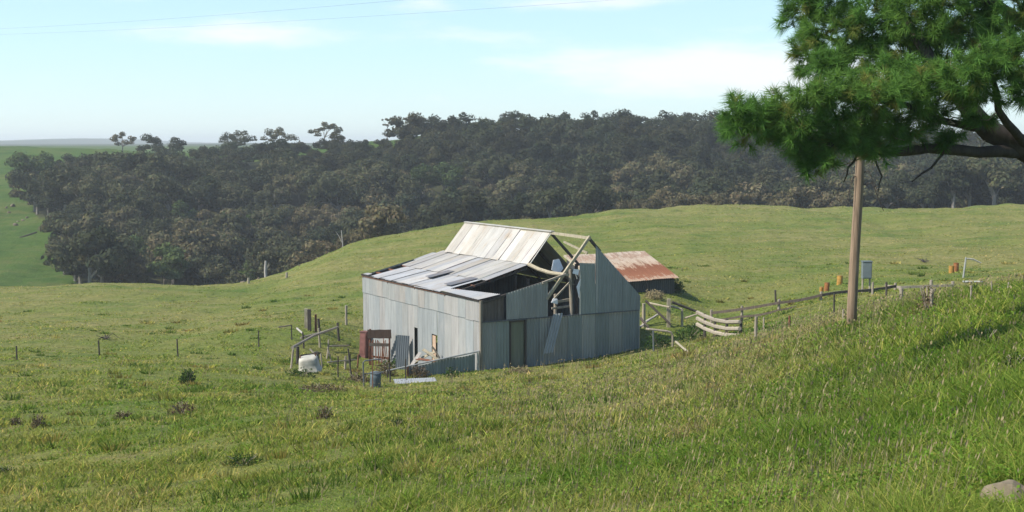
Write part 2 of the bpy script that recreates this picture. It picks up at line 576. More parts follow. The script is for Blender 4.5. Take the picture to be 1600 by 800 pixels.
M = {
    'ground': mat_ground(), 'grass': mat_grass(),
    'gum': mat_leaf('gum_leaves', (0.040, 0.048, 0.026), (0.080, 0.084, 0.044), (0.15, 0.128, 0.070)),
    'gum_brown': mat_leaf('brown_gum_leaves', (0.082, 0.074, 0.040), (0.122, 0.106, 0.058), (0.165, 0.138, 0.078)),
    'gum_green': mat_leaf('green_gum_leaves', (0.045, 0.07, 0.025), (0.07, 0.10, 0.035), (0.10, 0.13, 0.05)),
    'bark': mat_wood('gum_bark', (0.22, 0.20, 0.17)),
    'dead': mat_wood('dead_wood', (0.33, 0.31, 0.28)),
    'pine': mat_leaf('pine_needles', (0.06, 0.135, 0.030), (0.105, 0.215, 0.046), (0.17, 0.285, 0.062), 0.45, 0.9, 0.0),
    'pinebark': mat_wood('pine_bark', (0.05, 0.042, 0.035), 0.5),
    'twig': mat_wood('dry_twigs', (0.26, 0.22, 0.17)),
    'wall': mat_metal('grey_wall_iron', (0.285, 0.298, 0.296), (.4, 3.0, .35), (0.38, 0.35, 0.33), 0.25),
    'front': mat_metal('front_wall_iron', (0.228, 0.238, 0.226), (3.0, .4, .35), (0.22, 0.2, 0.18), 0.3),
    'roof': mat_metal('roof_iron', (0.36, 0.355, 0.34), (.5, 3.2, .5), (0.26, 0.19, 0.12), 0.6, 0.65, 0.28),
    'rustroof': mat_rust_roof(),
    'darkiron': mat_metal('dark_iron', (0.10, 0.115, 0.125), (2, 2, .5), (0.1, 0.07, 0.05), 0.5, 0.7),
    'timber': mat_wood('weathered_timber', (0.27, 0.235, 0.185)),
    'palewood': mat_wood('pale_timber', (0.30, 0.265, 0.19)),
    'darkwood': mat_wood('dark_timber', (0.062, 0.053, 0.045)),
    'polewood': mat_wood('pole_wood', (0.20, 0.145, 0.10), 0.6, (4, 4, .25)),
    'rust': mat_plain('rust', (0.17, 0.075, 0.045), 0.85, 0.4),
    'redpaint': mat_plain('faded_red_paint', (0.15, 0.07, 0.06), 0.7, 0.3),
    'white': mat_plain('white_enamel', (0.36, 0.345, 0.29), 0.6, 0.3, 0.3),
    'pipe': mat_plain('galvanised_pipe', (0.28, 0.285, 0.27), 0.5, 0.2, 0.4),
    'yellow': mat_plain('yellow_paint', (0.36, 0.20, 0.045), 0.6, 0.3),
    'orange': mat_plain('rusty_orange_paint', (0.26, 0.105, 0.035), 0.7, 0.4),
    'greybox': mat_plain('blue_grey_paint', (0.13, 0.155, 0.155), 0.6, 0.15),
    'peach': mat_plain('peach_board', (0.38, 0.27, 0.19), 0.8, 0.15),
    'rock': mat_plain('grey_rock', (0.155, 0.128, 0.088), 0.9, 0.35, 0.1, 0, 9.0),
    'stalk': mat_leaf('dry_stalks', (0.20, 0.165, 0.085), (0.26, 0.215, 0.12), (0.32, 0.27, 0.16), 0.3, 1.2, 0.0),
    'weed': mat_leaf('weed_leaves', (0.03, 0.062, 0.014), (0.045, 0.085, 0.02), (0.07, 0.11, 0.03), 0.3, 1.2, 0.0),
    'dock': mat_leaf('dry_dock', (0.075, 0.055, 0.032), (0.11, 0.082, 0.048), (0.15, 0.11, 0.07), 0.2, 1.2, 0.0),
    'wire': mat_plain('black_wire', (0.10, 0.10, 0.11), 0.6, 0.05),
    'cloth': mat_plain('white_sheeting', (0.66, 0.67, 0.70), 0.7, 0.1),
}

# outline of the ground the wood stands on, in survey columns and rows
WOOD_POLY = [(56, 338), (46, 308), (60, 286), (100, 276), (150, 272), (172, 310), (200, 292), (225, 268), (350, 256), (480, 246), (600, 232), (700, 221), (800, 213),
             (1100, 208), (1300, 226), (1640, 247), (1640, 350), (1230, 352), (900, 372), (720, 395), (620, 405), (500, 440), (420, 470),
             (360, 478), (130, 462), (112, 430), (104, 395), (130, 372), (118, 345)]


def in_poly(x, y, poly):
    c = False
    j = len(poly) - 1
    for i in range(len(poly)):
        xi, yi = poly[i]; xj, yj = poly[j]
        if (yi > y) != (yj > y) and x < (xj - xi) * (y - yi) / (yj - yi) + xi:
            c = not c
        j = i
    return c


def pix(P):
    d = P - np.array([0, 0, EYE])
    fw = d[1] * math.cos(PITCH) - d[2] * math.sin(PITCH)
    up = d[1] * math.sin(PITCH) + d[2] * math.cos(PITCH)
    return 800 + F_PX * d[0] / fw, 400 - F_PX * up / fw



# ------------------------------------------------------------------ the ground, one sheet to the horizon
th_in = np.linspace(-0.47, 0.47, 620)
th_out = np.concatenate([np.linspace(-math.pi, -0.47, 90)[:-1]])
th_out2 = np.linspace(0.47, math.pi, 90)[1:-1]
TH = np.concatenate([th_out, th_in, th_out2])
RR = np.concatenate([np.exp(np.linspace(math.log(1.5), math.log(420), 430)), np.exp(np.linspace(math.log(430), math.log(4200), 50))])
nT, nR = len(TH), len(RR)
gx = (RR[:, None] * np.sin(TH)[None]).ravel()
gy = (RR[:, None] * np.cos(TH)[None]).ravel()
gzv = ground(gx, gy)
verts = np.stack([gx, gy, gzv], -1)
ii, jj = np.meshgrid(np.arange(nR - 1), np.arange(nT), indexing='ij')
j2 = (jj + 1) % nT
quads = np.stack([ii * nT + jj, (ii + 1) * nT + jj, (ii + 1) * nT + j2, ii * nT + j2], -1).reshape(-1, 4)[:, ::-1]
verts = np.concatenate([verts, [[0, 0, FOOT]]])
cidx = len(verts) - 1
fan = np.stack([np.full(nT, cidx), np.arange(nT), (np.arange(nT) + 1) % nT], -1)[:, ::-1]
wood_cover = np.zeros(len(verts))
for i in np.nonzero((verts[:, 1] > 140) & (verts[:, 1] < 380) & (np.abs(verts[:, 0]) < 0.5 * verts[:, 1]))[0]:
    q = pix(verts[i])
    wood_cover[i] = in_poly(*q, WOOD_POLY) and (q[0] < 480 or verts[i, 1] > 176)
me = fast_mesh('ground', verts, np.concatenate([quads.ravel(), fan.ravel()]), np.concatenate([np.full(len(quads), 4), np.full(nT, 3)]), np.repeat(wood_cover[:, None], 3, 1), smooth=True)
me.materials.append(M['ground'])
g_ob = tag(link(bpy.data.objects.new('ground', me)), 'grassy paddocks falling from a bank into a gully and up the hills behind', 'ground', kind='structure')
Z_LOW, Z_HIGH = float(gzv.min()), 31.0

# ------------------------------------------------------------------ air: pale haze over the valley
hm = bpy.data.materials.new('haze_air')
hm.use_nodes = True
hz = NT(hm.node_tree)
pv = hz.n('ShaderNodeVolumePrincipled', {'Color': c4(0.90, 0.95, 0.97), 'Density': HAZE_DENSITY, 'Anisotropy': 0.2})
hz.t.links.new(pv.outputs[0], hz.n('ShaderNodeOutputMaterial').inputs['Volume'])
hb = MB().box((-4300, -4300, Z_LOW - 1.0), (4300, 4300, Z_HIGH))
tag(hb.build('haze', hm), 'thin pale haze lying in the valley air', 'haze', kind='stuff')


# ------------------------------------------------------------------ gum trees
def rand_quads(n, centers, size, tone_fn, g, flat=0.0, aspect=0.55, out=None):
    """n little leaf clumps (one quad each) with random facing at the given points"""
    a = g.normal(size=(n, 3)); a[:, 2] *= (1 - flat)
    if out is not None:                      # leaf clumps lie roughly along the outside of their dome
        a -= (a * out).sum(1)[:, None] * out * g.uniform(.35, 1, n)[:, None]
    a /= np.linalg.norm(a, axis=1)[:, None]
    b = g.normal(size=(n, 3))
    if out is not None: b -= (b * out).sum(1)[:, None] * out * .75
    b -= (b * a).sum(1)[:, None] * a; b /= np.linalg.norm(b, axis=1)[:, None]
    sz = (size * g.uniform(.6, 1.35, n))[:, None]
    p = [centers - a * sz - b * sz * aspect * .3, centers - b * sz * aspect, centers + a * sz, centers + b * sz * aspect]
    v = np.stack(p, 1).reshape(-1, 3)
    t = np.repeat(tone_fn, 4, axis=0)
    return v, t


def gum_crown(seed, rad, hgt, base, leaves, lean=0.0, open_=0.0, size=0.24):
    """cluster of uneven leafy domes round the limbs; returns verts, tones and the dome centres"""
    g = np.random.default_rng(seed)
    nl = int(g.integers(12, 19))
    cs, rs = [], []
    for i in range(nl):
        a = g.uniform(0, 2 * math.pi)
        q = math.sqrt(g.uniform(0.0, 1)) * rad * (0.8 + open_ * .3)
        zz = base + hgt * (0.2 + 0.62 * g.uniform() * (1 - 0.35 * (q / rad) ** 2))
        cs.append([q * math.cos(a) + lean * (zz - base), q * math.sin(a), zz])
        rs.append(rad * g.uniform(0.26, 0.46) * (1 - open_ * .3))
    cs, rs = np.array(cs), np.array(rs)
    k = g.integers(0, nl, leaves)
    d = g.normal(size=(leaves, 3)); d /= np.linalg.norm(d, axis=1)[:, None]
    d[:, 2] = np.where(d[:, 2] < -0.35, d[:, 2] * .4, d[:, 2])
    rr = rs[k] * (g.uniform(0.25, 1, leaves) ** 0.45) * (1 + .16 * np.sin(d[:, 0] * 7 + k) * np.cos(d[:, 1] * 6 + k))
    p = cs[k] + d * rr[:, None] * np.array([1, 1, 0.78])
    tn = np.clip(g.normal(1, .16, (leaves, 1)) * np.ones((1, 3)) * (1 + g.normal(0, .05, (leaves, 3))), .5, 1.7)
    v, t = rand_quads(leaves, p, size, tn, g, out=d / np.linalg.norm(d, axis=1)[:, None])
    return v, t, cs


def crown_mesh(name, v, t, mat):
    n = len(v) // 4
    me = fast_mesh(name, v, np.arange(4 * n), np.full(n, 4), t)
    me.materials.append(mat)
    return me


def trunk_mb(seed, cs, base, r=0.17, lean=0.0):
    g = random.Random(seed)
    m = MB()
    top = np.array([lean * base * .6, 0, base + .6])
    m.pole([(0, 0, -0.6), (lean * base * .2, .05, base * .5), tuple(top)], r * 1.25, r * .75, 6)
    for c in cs[:7]:
        mid = (top + c) / 2 + np.array([g.uniform(-.3, .3), g.uniform(-.3, .3), .1])
        m.pole([top - np.array([0, 0, g.uniform(0, .5)]), mid, c], r * .5, r * .16, 5)
    return m


GUM = []                                     # (crown mesh, trunk mesh) of each kind of gum tree
_gum_raw = []
for i in range(10):
    rad = [2.7, 3.2, 2.4, 3.0, 3.5, 2.6, 2.9, 2.3, 3.1, 2.8][i]
    hh = [4.2, 4.4, 4.6, 3.8, 4.6, 3.6, 5.0, 3.9, 4.2, 4.4][i]
    bs = [1.1, .9, 1.5, .8, 1.0, .7, 1.4, .9, 1.0, 1.2][i]
    v, t, cs = gum_crown(100 + i, rad, hh, bs, 3600, size=0.2)
    tm = trunk_mb(200 + i, cs, bs)
    _gum_raw.append((v, t, tm))


def mesh_from_mb(m, name, mat):
    o = m.build(name, mat)
    me_ = o.data
    bpy.data.objects.remove(o)
    return me_


SHRUB = []
for i in range(10):                          # the olive-brown ones are bushy down to the ground
    v, t, cs = gum_crown(300 + i, 2.3 + .12 * (i % 4), 4.0, -.1, 3600, size=.19)
    SHRUB.append((v, t, trunk_mb(400 + i, cs * np.array([1, 1, .8]), .5, .12)))
GUM_CROWN = {k: [crown_mesh('crown', v, t, M[k]) for v, t, _ in _gum_raw] for k in ('gum', 'gum_green')}
GUM_CROWN['gum_brown'] = [crown_mesh('crown', v, t, M['gum_brown']) for v, t, _ in SHRUB]
GUM_TRUNK = [mesh_from_mb(tm, 'trunk', M['bark']) for _, _, tm in _gum_raw]
SHRUB_TRUNK = [mesh_from_mb(tm, 'trunk', M['bark']) for _, _, tm in SHRUB]

cand_n = 60000
cy = rng.uniform(150, 345, cand_n)
cx = (rng.uniform(-60, 1720, cand_n) - 800) / F_PX * cy
cz = ground(cx, cy)
spots, cell = [], {}
for x, y, z in zip(cx, cy, cz):
    px, py = pix(np.array([x, y, z]))
    if not in_poly(px, py, WOOD_POLY): continue
    mind = 4.1 + 1.6 * random.random()
    if px > 600 and y < 183: continue
    if 150 < px < 215 and py < 284: continue
    if 215 <= px < 620 and py < 243: continue
    key = (int(x // 6), int(y // 6))
    if any((x - a) ** 2 + (y - b) ** 2 < mind * mind for dx in (-1, 0, 1) for dy in (-1, 0, 1) for a, b in cell.get((key[0] + dx, key[1] + dy), ())):
        continue
    cell.setdefault(key, []).append((x, y))
    spots.append((x, y, z, px, py))
# how large each shows: nearness, and not sunk behind the brow of the paddock
brow = interp([(0, 448), (370, 446), (400, 438), (500, 402), (620, 366), (720, 352), (900, 338), (1100, 322), (1600, 320)])
ht0 = 6.3
spots = [s for s in spots if s[4] - ht0 * F_PX / s[1] * 0.9 < brow(s[3])]
print('wood trees', len(spots))


def wood_look(px, py):
    """species by the part of the wood it grows in"""
    p_b = 0.10
    if 440 < px < 640 and py > 345: p_b = 0.75
    elif 660 < px < 1050 and py > 322: p_b = 0.6
    elif 1040 < px < 1320 and py > 300: p_b = 0.9
    elif 95 < px < 420 and py > 420: p_b = 0.35
    elif px > 1320: p_b = .15
    r = random.random()
    return 'gum_brown' if r < p_b else ('gum_green' if r < p_b + .05 else 'gum')


LABELS_WOOD = {
    'gum': ('dull grey-green gum tree crowded among others in the wood on the hillside', 'grey-green gum trees of the wood'),
    'gum_brown': ('olive-brown gum tree in the lower fringe of the wood behind the paddock', 'olive-brown gum trees of the wood'),
    'gum_green': ('fresher green gum tree scattered among the dull trees of the wood', 'fresher green gum trees of the wood')}


def gum_tree(P, look, var, scale, rz, label, group=None, name='gum_tree', sz=1.0):
    t = thing(name, P, label, 'tree', group, rz)
    t.scale = (scale, scale, scale * sz)
    link(bpy.data.objects.new('crown', GUM_CROWN[look][var]), t)
    link(bpy.data.objects.new('trunk', (SHRUB_TRUNK if look == 'gum_brown' else GUM_TRUNK)[var]), t)
    return t


def shown(s):
    """rough share of the picture a tree of the wood shows"""
    x, y, z, px, py = s
    if px < -40 or px > 1640: return 0
    hid = 0.12 if px > 1330 and py < 280 else 1.0
    top = py - ht0 * F_PX / y
    return hid * (6.0 / y) ** 2 * min(1.0, max(0.05, (brow(px) - top) / (ht0 * F_PX / y)))


ranked = sorted(spots, key=shown, reverse=True)
solo, mass = ranked[:240], ranked[240:]
for (x, y, z, px, py) in solo:
    look = wood_look(px, py)
    lb, gr = LABELS_WOOD[look]
    sc = random.uniform(1.0, 1.75 if y < 280 else 1.35) * (0.9 if look == 'gum_brown' else 1.0)
    if py < 292 and px < 620: sc = random.uniform(.82, 1.06)         # low crowns where single trees stand out on the skyline
    gum_tree((x, y, z - .1), look, random.randrange(10), sc, random.uniform(0, 6.28), lb, gr)
mv, mt, mm, kv, kf = [], [], [], [], []
for (x, y, z, px, py) in mass:
    i = random.randrange(10)
    v, t, tm = _gum_raw[i]
    pick = rng.random(len(v) // 4) < (0.55 if y > 285 else 0.75)
    q = np.repeat(pick, 4)
    a = random.uniform(0, 6.28); sc = random.uniform(1.0, 1.75 if y < 280 else 1.35)
    if py < 292 and px < 620: sc = random.uniform(.8, 1.05)
    rot = np.array([[math.cos(a), -math.sin(a), 0], [math.sin(a), math.cos(a), 0], [0, 0, 1]]) * sc
    tint = np.array([random.uniform(.75, 1.3)] * 3) * np.array([random.uniform(.92, 1.2), 1, random.uniform(.9, 1.1)])
    mv.append(v[q] @ rot.T + np.array([x, y, z - .1])); mt.append(t[q] * tint)
    b = sum(len(c) for c in kv)
    tv = np.array(tm.v) @ rot.T + np.array([x, y, z - .1])
    kv.append(tv); kf.append([[b + k for k in f] for f in tm.f])
mv, mt = np.concatenate(mv), np.concatenate(mt)
fo = crown_mesh('far_wood', mv, mt, M['gum'])
tag(link(bpy.data.objects.new('far_wood', fo)), 'rest of the dense gum wood that covers the back of the hill', 'wood', kind='stuff')

# trees that stand clear of the wood
def lone(px, py, Y, look, var, scale, label, sz=1.0, P=None):
    P = on_ground(px, Y) if P is None else P
    return gum_tree(P - np.array([0, 0, .1]), look, var, scale, random.uniform(0, 6), label, sz=sz)


def open_tree(px, Y, seed, rad, hgt, base, leaves, label, lean=0.0, look='gum', r=.16):
    P = on_ground(px, Y)
    t = thing('gum_tree', P - np.array([0, 0, .1]), label, 'tree')
    v, tn, cs = gum_crown(seed, rad, hgt, base, leaves, lean, open_=0.9, size=.2)
    link(bpy.data.objects.new('crown', crown_mesh('crown', v, tn, M[look])), t)
    trunk_mb(seed, cs, base, r, lean).build('trunk', M['bark'], t)
    return t


open_tree(198, 296, 31, 2.7, 5.0, 3.0, 1500, 'lone open-crowned gum tree standing on the skyline left of the wood', .05)
open_tree(372, 300, 32, 4.4, 5.2, 1.4, 3000, 'broad gum tree rising above the wood, leftmost of three on the skyline', 0)
open_tree(440, 300, 33, 3.8, 4.8, 1.8, 2000, 'open gum tree with sky showing through its crown, middle of three on the skyline', .1)
open_tree(510, 302, 34, 3.6, 5.0, 2.2, 2200, 'spreading gum tree with a tilted crown, rightmost of three on the skyline', .08)
open_tree(608, 308, 35, 1.3, 3.8, 3.0, 500, 'thin spindly gum tree poking above the ridge of the wood', 0, r=.1)
open_tree(645, 308, 36, 2.3, 4.0, 2.2, 1000, 'small round-topped gum tree on the ridge with sky under its crown', 0)
open_tree(258, 292, 37, 5.4, 5.0, 1.4, 5200, 'wide dome of dark gum foliage on the skyline right of the lone tree', 0)
gum_tree(on_ground(372, 150), 'gum_green', 5, .85, 1.0, 'bright green young tree at the foot of the wood above the gully edge')
# rounded olive-brown thickets along the far side of the brow, and the clump at the left end of the wood
for (px, Y, sc, sz) in ((980, 196, 1.55, .95), (945, 194, 1.25, .9), (1025, 198, 1.35, .9), (1170, 196, 2.1, .9), (1118, 192, 1.5, .85), (1225, 194, 1.6, .9), (1080, 188, 1.0, .8),
                        (760, 196, 1.35, .95), (700, 190, 1.3, 1.0), (825, 200, 1.2, .9), (560, 182, 1.35, 1.1), (605, 184, 1.3, 1.0), (520, 176, 1.25, 1.1), (478, 170, 1.2, 1.1), (455, 163, 1.0, 1.1),
                        (1290, 192, 1.1, .9), (1400, 195, 1.2, .9), (1500, 196, 1.1, .9)):
    P = on_ground(px, Y)
    gum_tree(P - np.array([0, 0, .3]), 'gum_brown', random.randrange(10), sc, random.uniform(0, 6), *LABELS_WOOD['gum_brown'], name='gum_tree', sz=sz)
for (px, py) in ((58, 330), (75, 338), (95, 342), (118, 338), (140, 335), (66, 310), (92, 316), (122, 314), (145, 312), (110, 296), (80, 296), (60, 322), (108, 372), (112, 402), (100, 430), (118, 440)):
    P = hit(px, py, 120, 400)
    gum_tree(P - np.array([0, 0, .1]), 'gum', random.randrange(10), random.uniform(.95, 1.25), random.uniform(0, 6), *LABELS_WOOD['gum'])

sn = thing('dead_tree', on_ground(415, 150), 'bleached dead trunk standing against the dark foot of the wood', 'tree')
MB().pole([(0, 0, -.5), (.15, 0, 2.0), (.05, 0, 3.8), (.1, .1, 5.0)], .26, .14, 8).build('trunk', M['dead'], sn)
MB().pole([(.08, 0, 3.6), (.4, 0, 4.3), (.5, .1, 4.8)], .07, .03, 6).build('branch', M['bark'], sn)
sn2 = thing('dead_tree', on_ground(536, 152), 'thin dead forked stem at the brow of the paddock beside the wood', 'tree')
MB().pole([(0, 0, -.5), (.05, 0, 2.2), (-.1, 0, 3.9)], .1, .05, 6).build('trunk', M['dead'], sn2)
MB().pole([(.02, 0, 2.3), (-.5, 0, 3.3), (-.8, 0, 3.7)], .05, .02, 6).build('branch', M['dead'], sn2)

# ------------------------------------------------------------------ the old corrugated-iron barn
BARN_RZ = R(28.5)
B0 = at(752, 580, 54)
Ux, Vx = np.array([math.cos(BARN_RZ), math.sin(BARN_RZ), 0]), np.array([-math.sin(BARN_RZ), math.cos(BARN_RZ), 0])


def bl(u, v, z=0.0):
    """barn coordinates to world"""
    return B0 + Ux * u + Vx * v + np.array([0, 0, z])


def floor_z(u, v, sink=0.12):
    P = bl(u, v)
    return gz(P[0], P[1]) - B0[2] - sink


barn = thing('barn', B0, 'big grey corrugated iron barn with a stepped pale roof and its front gable broken open', 'barn', rz=BARN_RZ)
GREYS = [(1, 1, 1), (.93, .95, .97), (1.05, 1.02, 1.0), (1.1, 1.03, 1.0), (.98, 1.0, 1.02)]
WARM = [(1, .99, .95), (1.05, 1.02, .97), (.93, .92, .91), (1, .95, .87), (.9, .92, .96), (1.12, 1.1, 1.06)]
COOL = [(1.0, 1.04, 1.1), (1.06, 1.09, 1.14), (1.14, 1.14, 1.14), (.96, 1.0, 1.06)]
DEEP = [(1, 1, 1), (.88, .95, .97), (1.1, 1.08, 1.06), (.82, .87, .9), (.95, 1.03, 1.0), (1.18, 1.17, 1.15)]
EAVE = interp([(0, 3.16), (14.3, 2.98)])
SEAM = interp([(0, 2.22), (14.3, 2.05)])

# long side wall in two tiers of sheets, with two slit openings
m = MB()
gnd = lambda v: floor_z(0, v)
for v0, v1, zlo in ((0, 4.62, None), (4.62, 5.3, 0.98), (5.3, 6.98, None), (6.98, 7.34, 1.02), (7.34, 14.3, None)):
    lo = (lambda v: (0, v, gnd(v))) if zlo is None else (lambda v, z=zlo: (0, v, z))
    m.corr(lo, lambda v: (0, v, SEAM(v) + .05), v0, v1, (-1, 0, 0), tones=GREYS, lift=.012, rows=6)
m.corr(lambda v: (-.03, v, SEAM(v)), lambda v: (-.03, v, EAVE(v) - .03), 0, 14.3, (-1, 0, 0), tones=GREYS + [(1.12, 1.02, .96)], lift=.012, raggle=.02)
m.build('side_wall', M['wall'], barn)
MB().beam((-.06, 0, 3.2), (-.06, 14.35, 3.02), .07, .09, (.5, .5, .52)).build('eave_rail', M['darkwood'], barn)
MB().box((-.045, 4.75, gnd(4.7) - .1), (-.02, 5.12, .93)).build('board', M['peach'], barn)
for v_ in (5.22, 4.62):
    MB().box((.1, v_, gnd(5) - .1), (.2, v_ + .08, .98)).build('window_post', M['rust'], barn)

# front wall: lower tier with the doorway
fz = lambda u: floor_z(u, 0)
m = MB()
for u0, u1 in ((0, 1.45), (2.26, 8.56)):
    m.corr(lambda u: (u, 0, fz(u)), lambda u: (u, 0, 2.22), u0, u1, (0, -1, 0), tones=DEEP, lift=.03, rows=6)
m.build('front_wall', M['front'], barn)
MB().corr(lambda u: (u, .04, fz(u) + .03), lambda u: (u, .04, 2.12), 1.47, 2.24, (0, -1, 0), tones=[(.62, .66, .5)], lift=0, amp=.006).build('door', M['front'], barn)
dm = MB()
for uu in (1.45, 2.25):
    dm.beam((uu, -.05, fz(uu)), (uu, -.05, 2.2), .07, .07)
dm.beam((1.41, -.055, 2.17), (2.29, -.055, 2.17), .06, .09)
dm.build('door_frame', M['darkwood'], barn)
# brown boards in the recess at the corner
m = MB()
for i in range(7):
    m.box((.06 + i * .165, .10, 2.2), (.06 + i * .165 + .155, .125, 3.2 + .03 * i), (random.uniform(1.3, 2.0),) * 3)
m.build('boarding', M['darkwood'], barn)
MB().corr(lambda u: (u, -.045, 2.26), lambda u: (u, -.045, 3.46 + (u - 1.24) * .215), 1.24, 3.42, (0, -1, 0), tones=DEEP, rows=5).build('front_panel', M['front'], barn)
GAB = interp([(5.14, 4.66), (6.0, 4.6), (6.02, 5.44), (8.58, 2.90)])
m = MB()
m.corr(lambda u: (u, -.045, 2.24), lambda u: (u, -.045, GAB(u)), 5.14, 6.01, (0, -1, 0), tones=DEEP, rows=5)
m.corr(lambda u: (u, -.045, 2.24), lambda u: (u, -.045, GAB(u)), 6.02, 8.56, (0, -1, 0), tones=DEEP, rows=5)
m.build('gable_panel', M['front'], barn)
MB().box((0, -.09, 2.2), (8.5, -.05, 2.245), (.8, .8, .8)).build('seam_strip', M['darkiron'], barn)
MB().beam((-.03, -.04, fz(0)), (-.03, -.04, 3.2), .10, .10, (.75, .75, .75)).build('corner_post', M['timber'], barn)
# a sheet come loose, leaning on the wall
q = MB()
A, Bq = np.array((3.68, -.12, 2.36)), np.array((2.93, -.5, .62))
acr = np.array((.5, .0, .02))
q.corr(lambda s: tuple(Bq + acr * s), lambda s: tuple(A + acr * s), 0, 1, (0, -1, 0), pitch=.3, sheet=1.0, amp=.02, tones=[(1.15, 1.15, 1.15)])
q.build('loose_sheet', M['front'], barn)

# roofs
UA, ZR = 5.66, 5.86
KN_U = 4.40
kz = interp([(3.4, 4.30), (12.9, 4.14), (14.3, 4.12)])
rz_ = interp([(3.4, 5.86), (8, 5.78), (12.94, 5.78)])
ez = interp([(0, 3.24), (14.3, 3.06)])


def lean(u, v):
    k = (u + .12) / (KN_U + .12)
    return (u, v, ez(v) * (1 - k) + kz(v) * k - .10 * math.sin(k * math.pi))


m = MB()
m.corr(lambda v: lean(2.02, v), lambda v: lean(KN_U + .12, v), 3.5, 13.6, (-.23, 0, .97), tones=WARM, lift=.05, raggle=.06, rows=6, wander=.02)
m.corr(lambda v: np.array(lean(-.14, v)) - np.array([0, 0, .03]), lambda v: np.array(lean(2.24, v)) - np.array([0, 0, .03]), 4.0, 13.0, (-.23, 0, .97), tones=COOL, lift=.03, raggle=.05, rows=6, wander=.02)
m.corr(lambda v: lean(2.9, v), lambda v: lean(KN_U, v), 13.6, 14.3, (-.23, 0, .97), tones=WARM, raggle=.2)
m.corr(lambda v: np.array(lean(-.12, v)) - np.array([0, 0, .03]), lambda v: np.array(lean(.35, v)) - np.array([0, 0, .03]), 13.6, 14.3, (-.23, 0, .97), tones=WARM, raggle=.1)
m.build('lean_to_roof', M['roof'], barn)
for (u, v0, v1, w_) in ((1.0, 7.6, 8.25, 1.35), (.55, 4.35, 5.05, 1.5)):
    m = MB()
    m.corr(lambda v, u=u: np.array(lean(u, v)) + np.array([0, 0, .12]), lambda v, u=u, w_=w_: np.array(lean(u + w_, v)) + np.array([0, 0, .07]), v0, v1, (-.23, 0, .97), tones=[(.42, .44, .5)], lift=0)
    m.build('roof_patch', M['roof'], barn)
m = MB()
for u in (-.05, .75, 1.5, 2.3, 3.1, 4.0):
    a, b_ = lean(u, 3.6), lean(u, 14.25)
    MB().beam(np.array(a) - np.array([0, 0, .10]), np.array(b_) - np.array([0, 0, .10]), .07, .07).build('batten', M['rust'], barn)
m = MB()
for v in (.05, 3.7, 7.2, 10.7, 14.2):
    MB().beam(np.array(lean(-.05, v)) - np.array([0, 0, .2]), np.array(lean(KN_U, v)) - np.array([0, 0, .2]), .09, .11).build('rafter', M['darkwood'], barn)
# strip left along the eave at the front corner
MB().corr(lambda v: (-.14, v, 3.25), lambda v: (.12 + .85 * (1 - v / 4.1) ** .8, v, 3.33 + .10 * (1 - v / 4.1)), .0, 4.1, (-.23, 0, .97), tones=COOL, lift=.0).build('eave_strip', M['roof'], barn)

m = MB()
m.corr(lambda v: (KN_U - .06, v, kz(v) + .03), lambda v: (UA, v, rz_(v)), 3.5, 12.94, (-.78, 0, .62), tones=WARM + [(1.06, 1.05, 1.02)], lift=.05, raggle=.03, rows=6, wander=.025)
m.build('main_roof', M['roof'], barn)
m = MB()
m.beam((KN_U, 3.46, 4.28), (UA, 3.46, 5.83), .09, .03, (1, 1, .95))
m.build('barge_strip', M['roof'], barn)
m = MB()
m.corr(lambda v: (8.72, v, 2.80), lambda v: (UA, v, rz_(v) - .02), 4.9, 12.94, (.7, 0, .7), tones=WARM, rows=5)
m.build('far_roof', M['roof'], barn)
MB().beam((UA, 3.3, 5.90), (UA, 12.98, 5.83), .2, .05, (1.05, 1.05, 1.0)).build('ridge_cap', M['roof'], barn)
MB().beam((UA, -.1, 5.80), (UA, 12.9, 5.72), .10, .13, warp=.05).build('ridge_beam', M['palewood'], barn)


def rafter(v, A, Bq, mat, w_=.1, h=.12, wp=0.0):
    return MB().beam((A[0], v, A[1]), (Bq[0], v, Bq[1]), w_, h, warp=wp).build('rafter', mat, barn)


rafter(-.02, (UA + .05, 5.88), (3.36, 3.05), M['palewood'], .11, .13)
rafter(.04, (UA, 5.82), (6.3, 5.15), M['darkwood'])
rafter(3.5, (UA, 5.80), (7.3, 4.15), M['darkwood'])
for v in (6.6, 9.7, 12.7):
    rafter(v, (UA, 5.64), (KN_U, 4.1), M['darkwood']); rafter(v, (UA, 5.64), (8.6, 2.8), M['darkwood'])
MB().beam((5.75, 2.4, 5.45), (6.15, .9, 5.0), .07, .09).build('brace', M['palewood'], barn)
# fallen purlin bent across the gap, front plate, posts and rails in the hole
p0 = [(KN_U - .02, 3.45, 4.32), (4.45, 2.6, 4.16), (4.5, 1.6, 4.08), (4.5, .7, 4.10), (4.5, -.05, 4.14)]
MB().pole(p0, .10, .085, 8, .04).build('fallen_purlin', M['palewood'], barn)
MB().beam((3.1, -.12, 3.84), (4.35, -.12, 4.18), .09, .09).build('top_plate', M['timber'], barn)
MB().pole([(4.85, .35, fz(4.8)), (4.9, .3, 2.4), (4.82, .3, 4.35)], .085, .07, 8).build('post', M['timber'], barn)
MB().pole([(4.14, .5, fz(4.1)), (4.14, .5, 3.2)], .075, .07, 8).build('post', M['timber'], barn)
MB().beam((4.0, .42, 2.83), (4.95, .42, 2.9), .07, .12).build('rail', M['timber'], barn)
MB().beam((3.9, .4, 2.55), (4.95, .4, 2.6), .06, .09).build('rail', M['timber'], barn)
MB().beam((3.9, .3, 2.95), (4.9, .25, 3.85), .06, .07).build('brace', M['timber'], barn)
MB().beam((4.6, .1, 4.55), (5.1, .1, 3.9), .05, .05, warp=.1).build('brace', M['pipe'], barn)
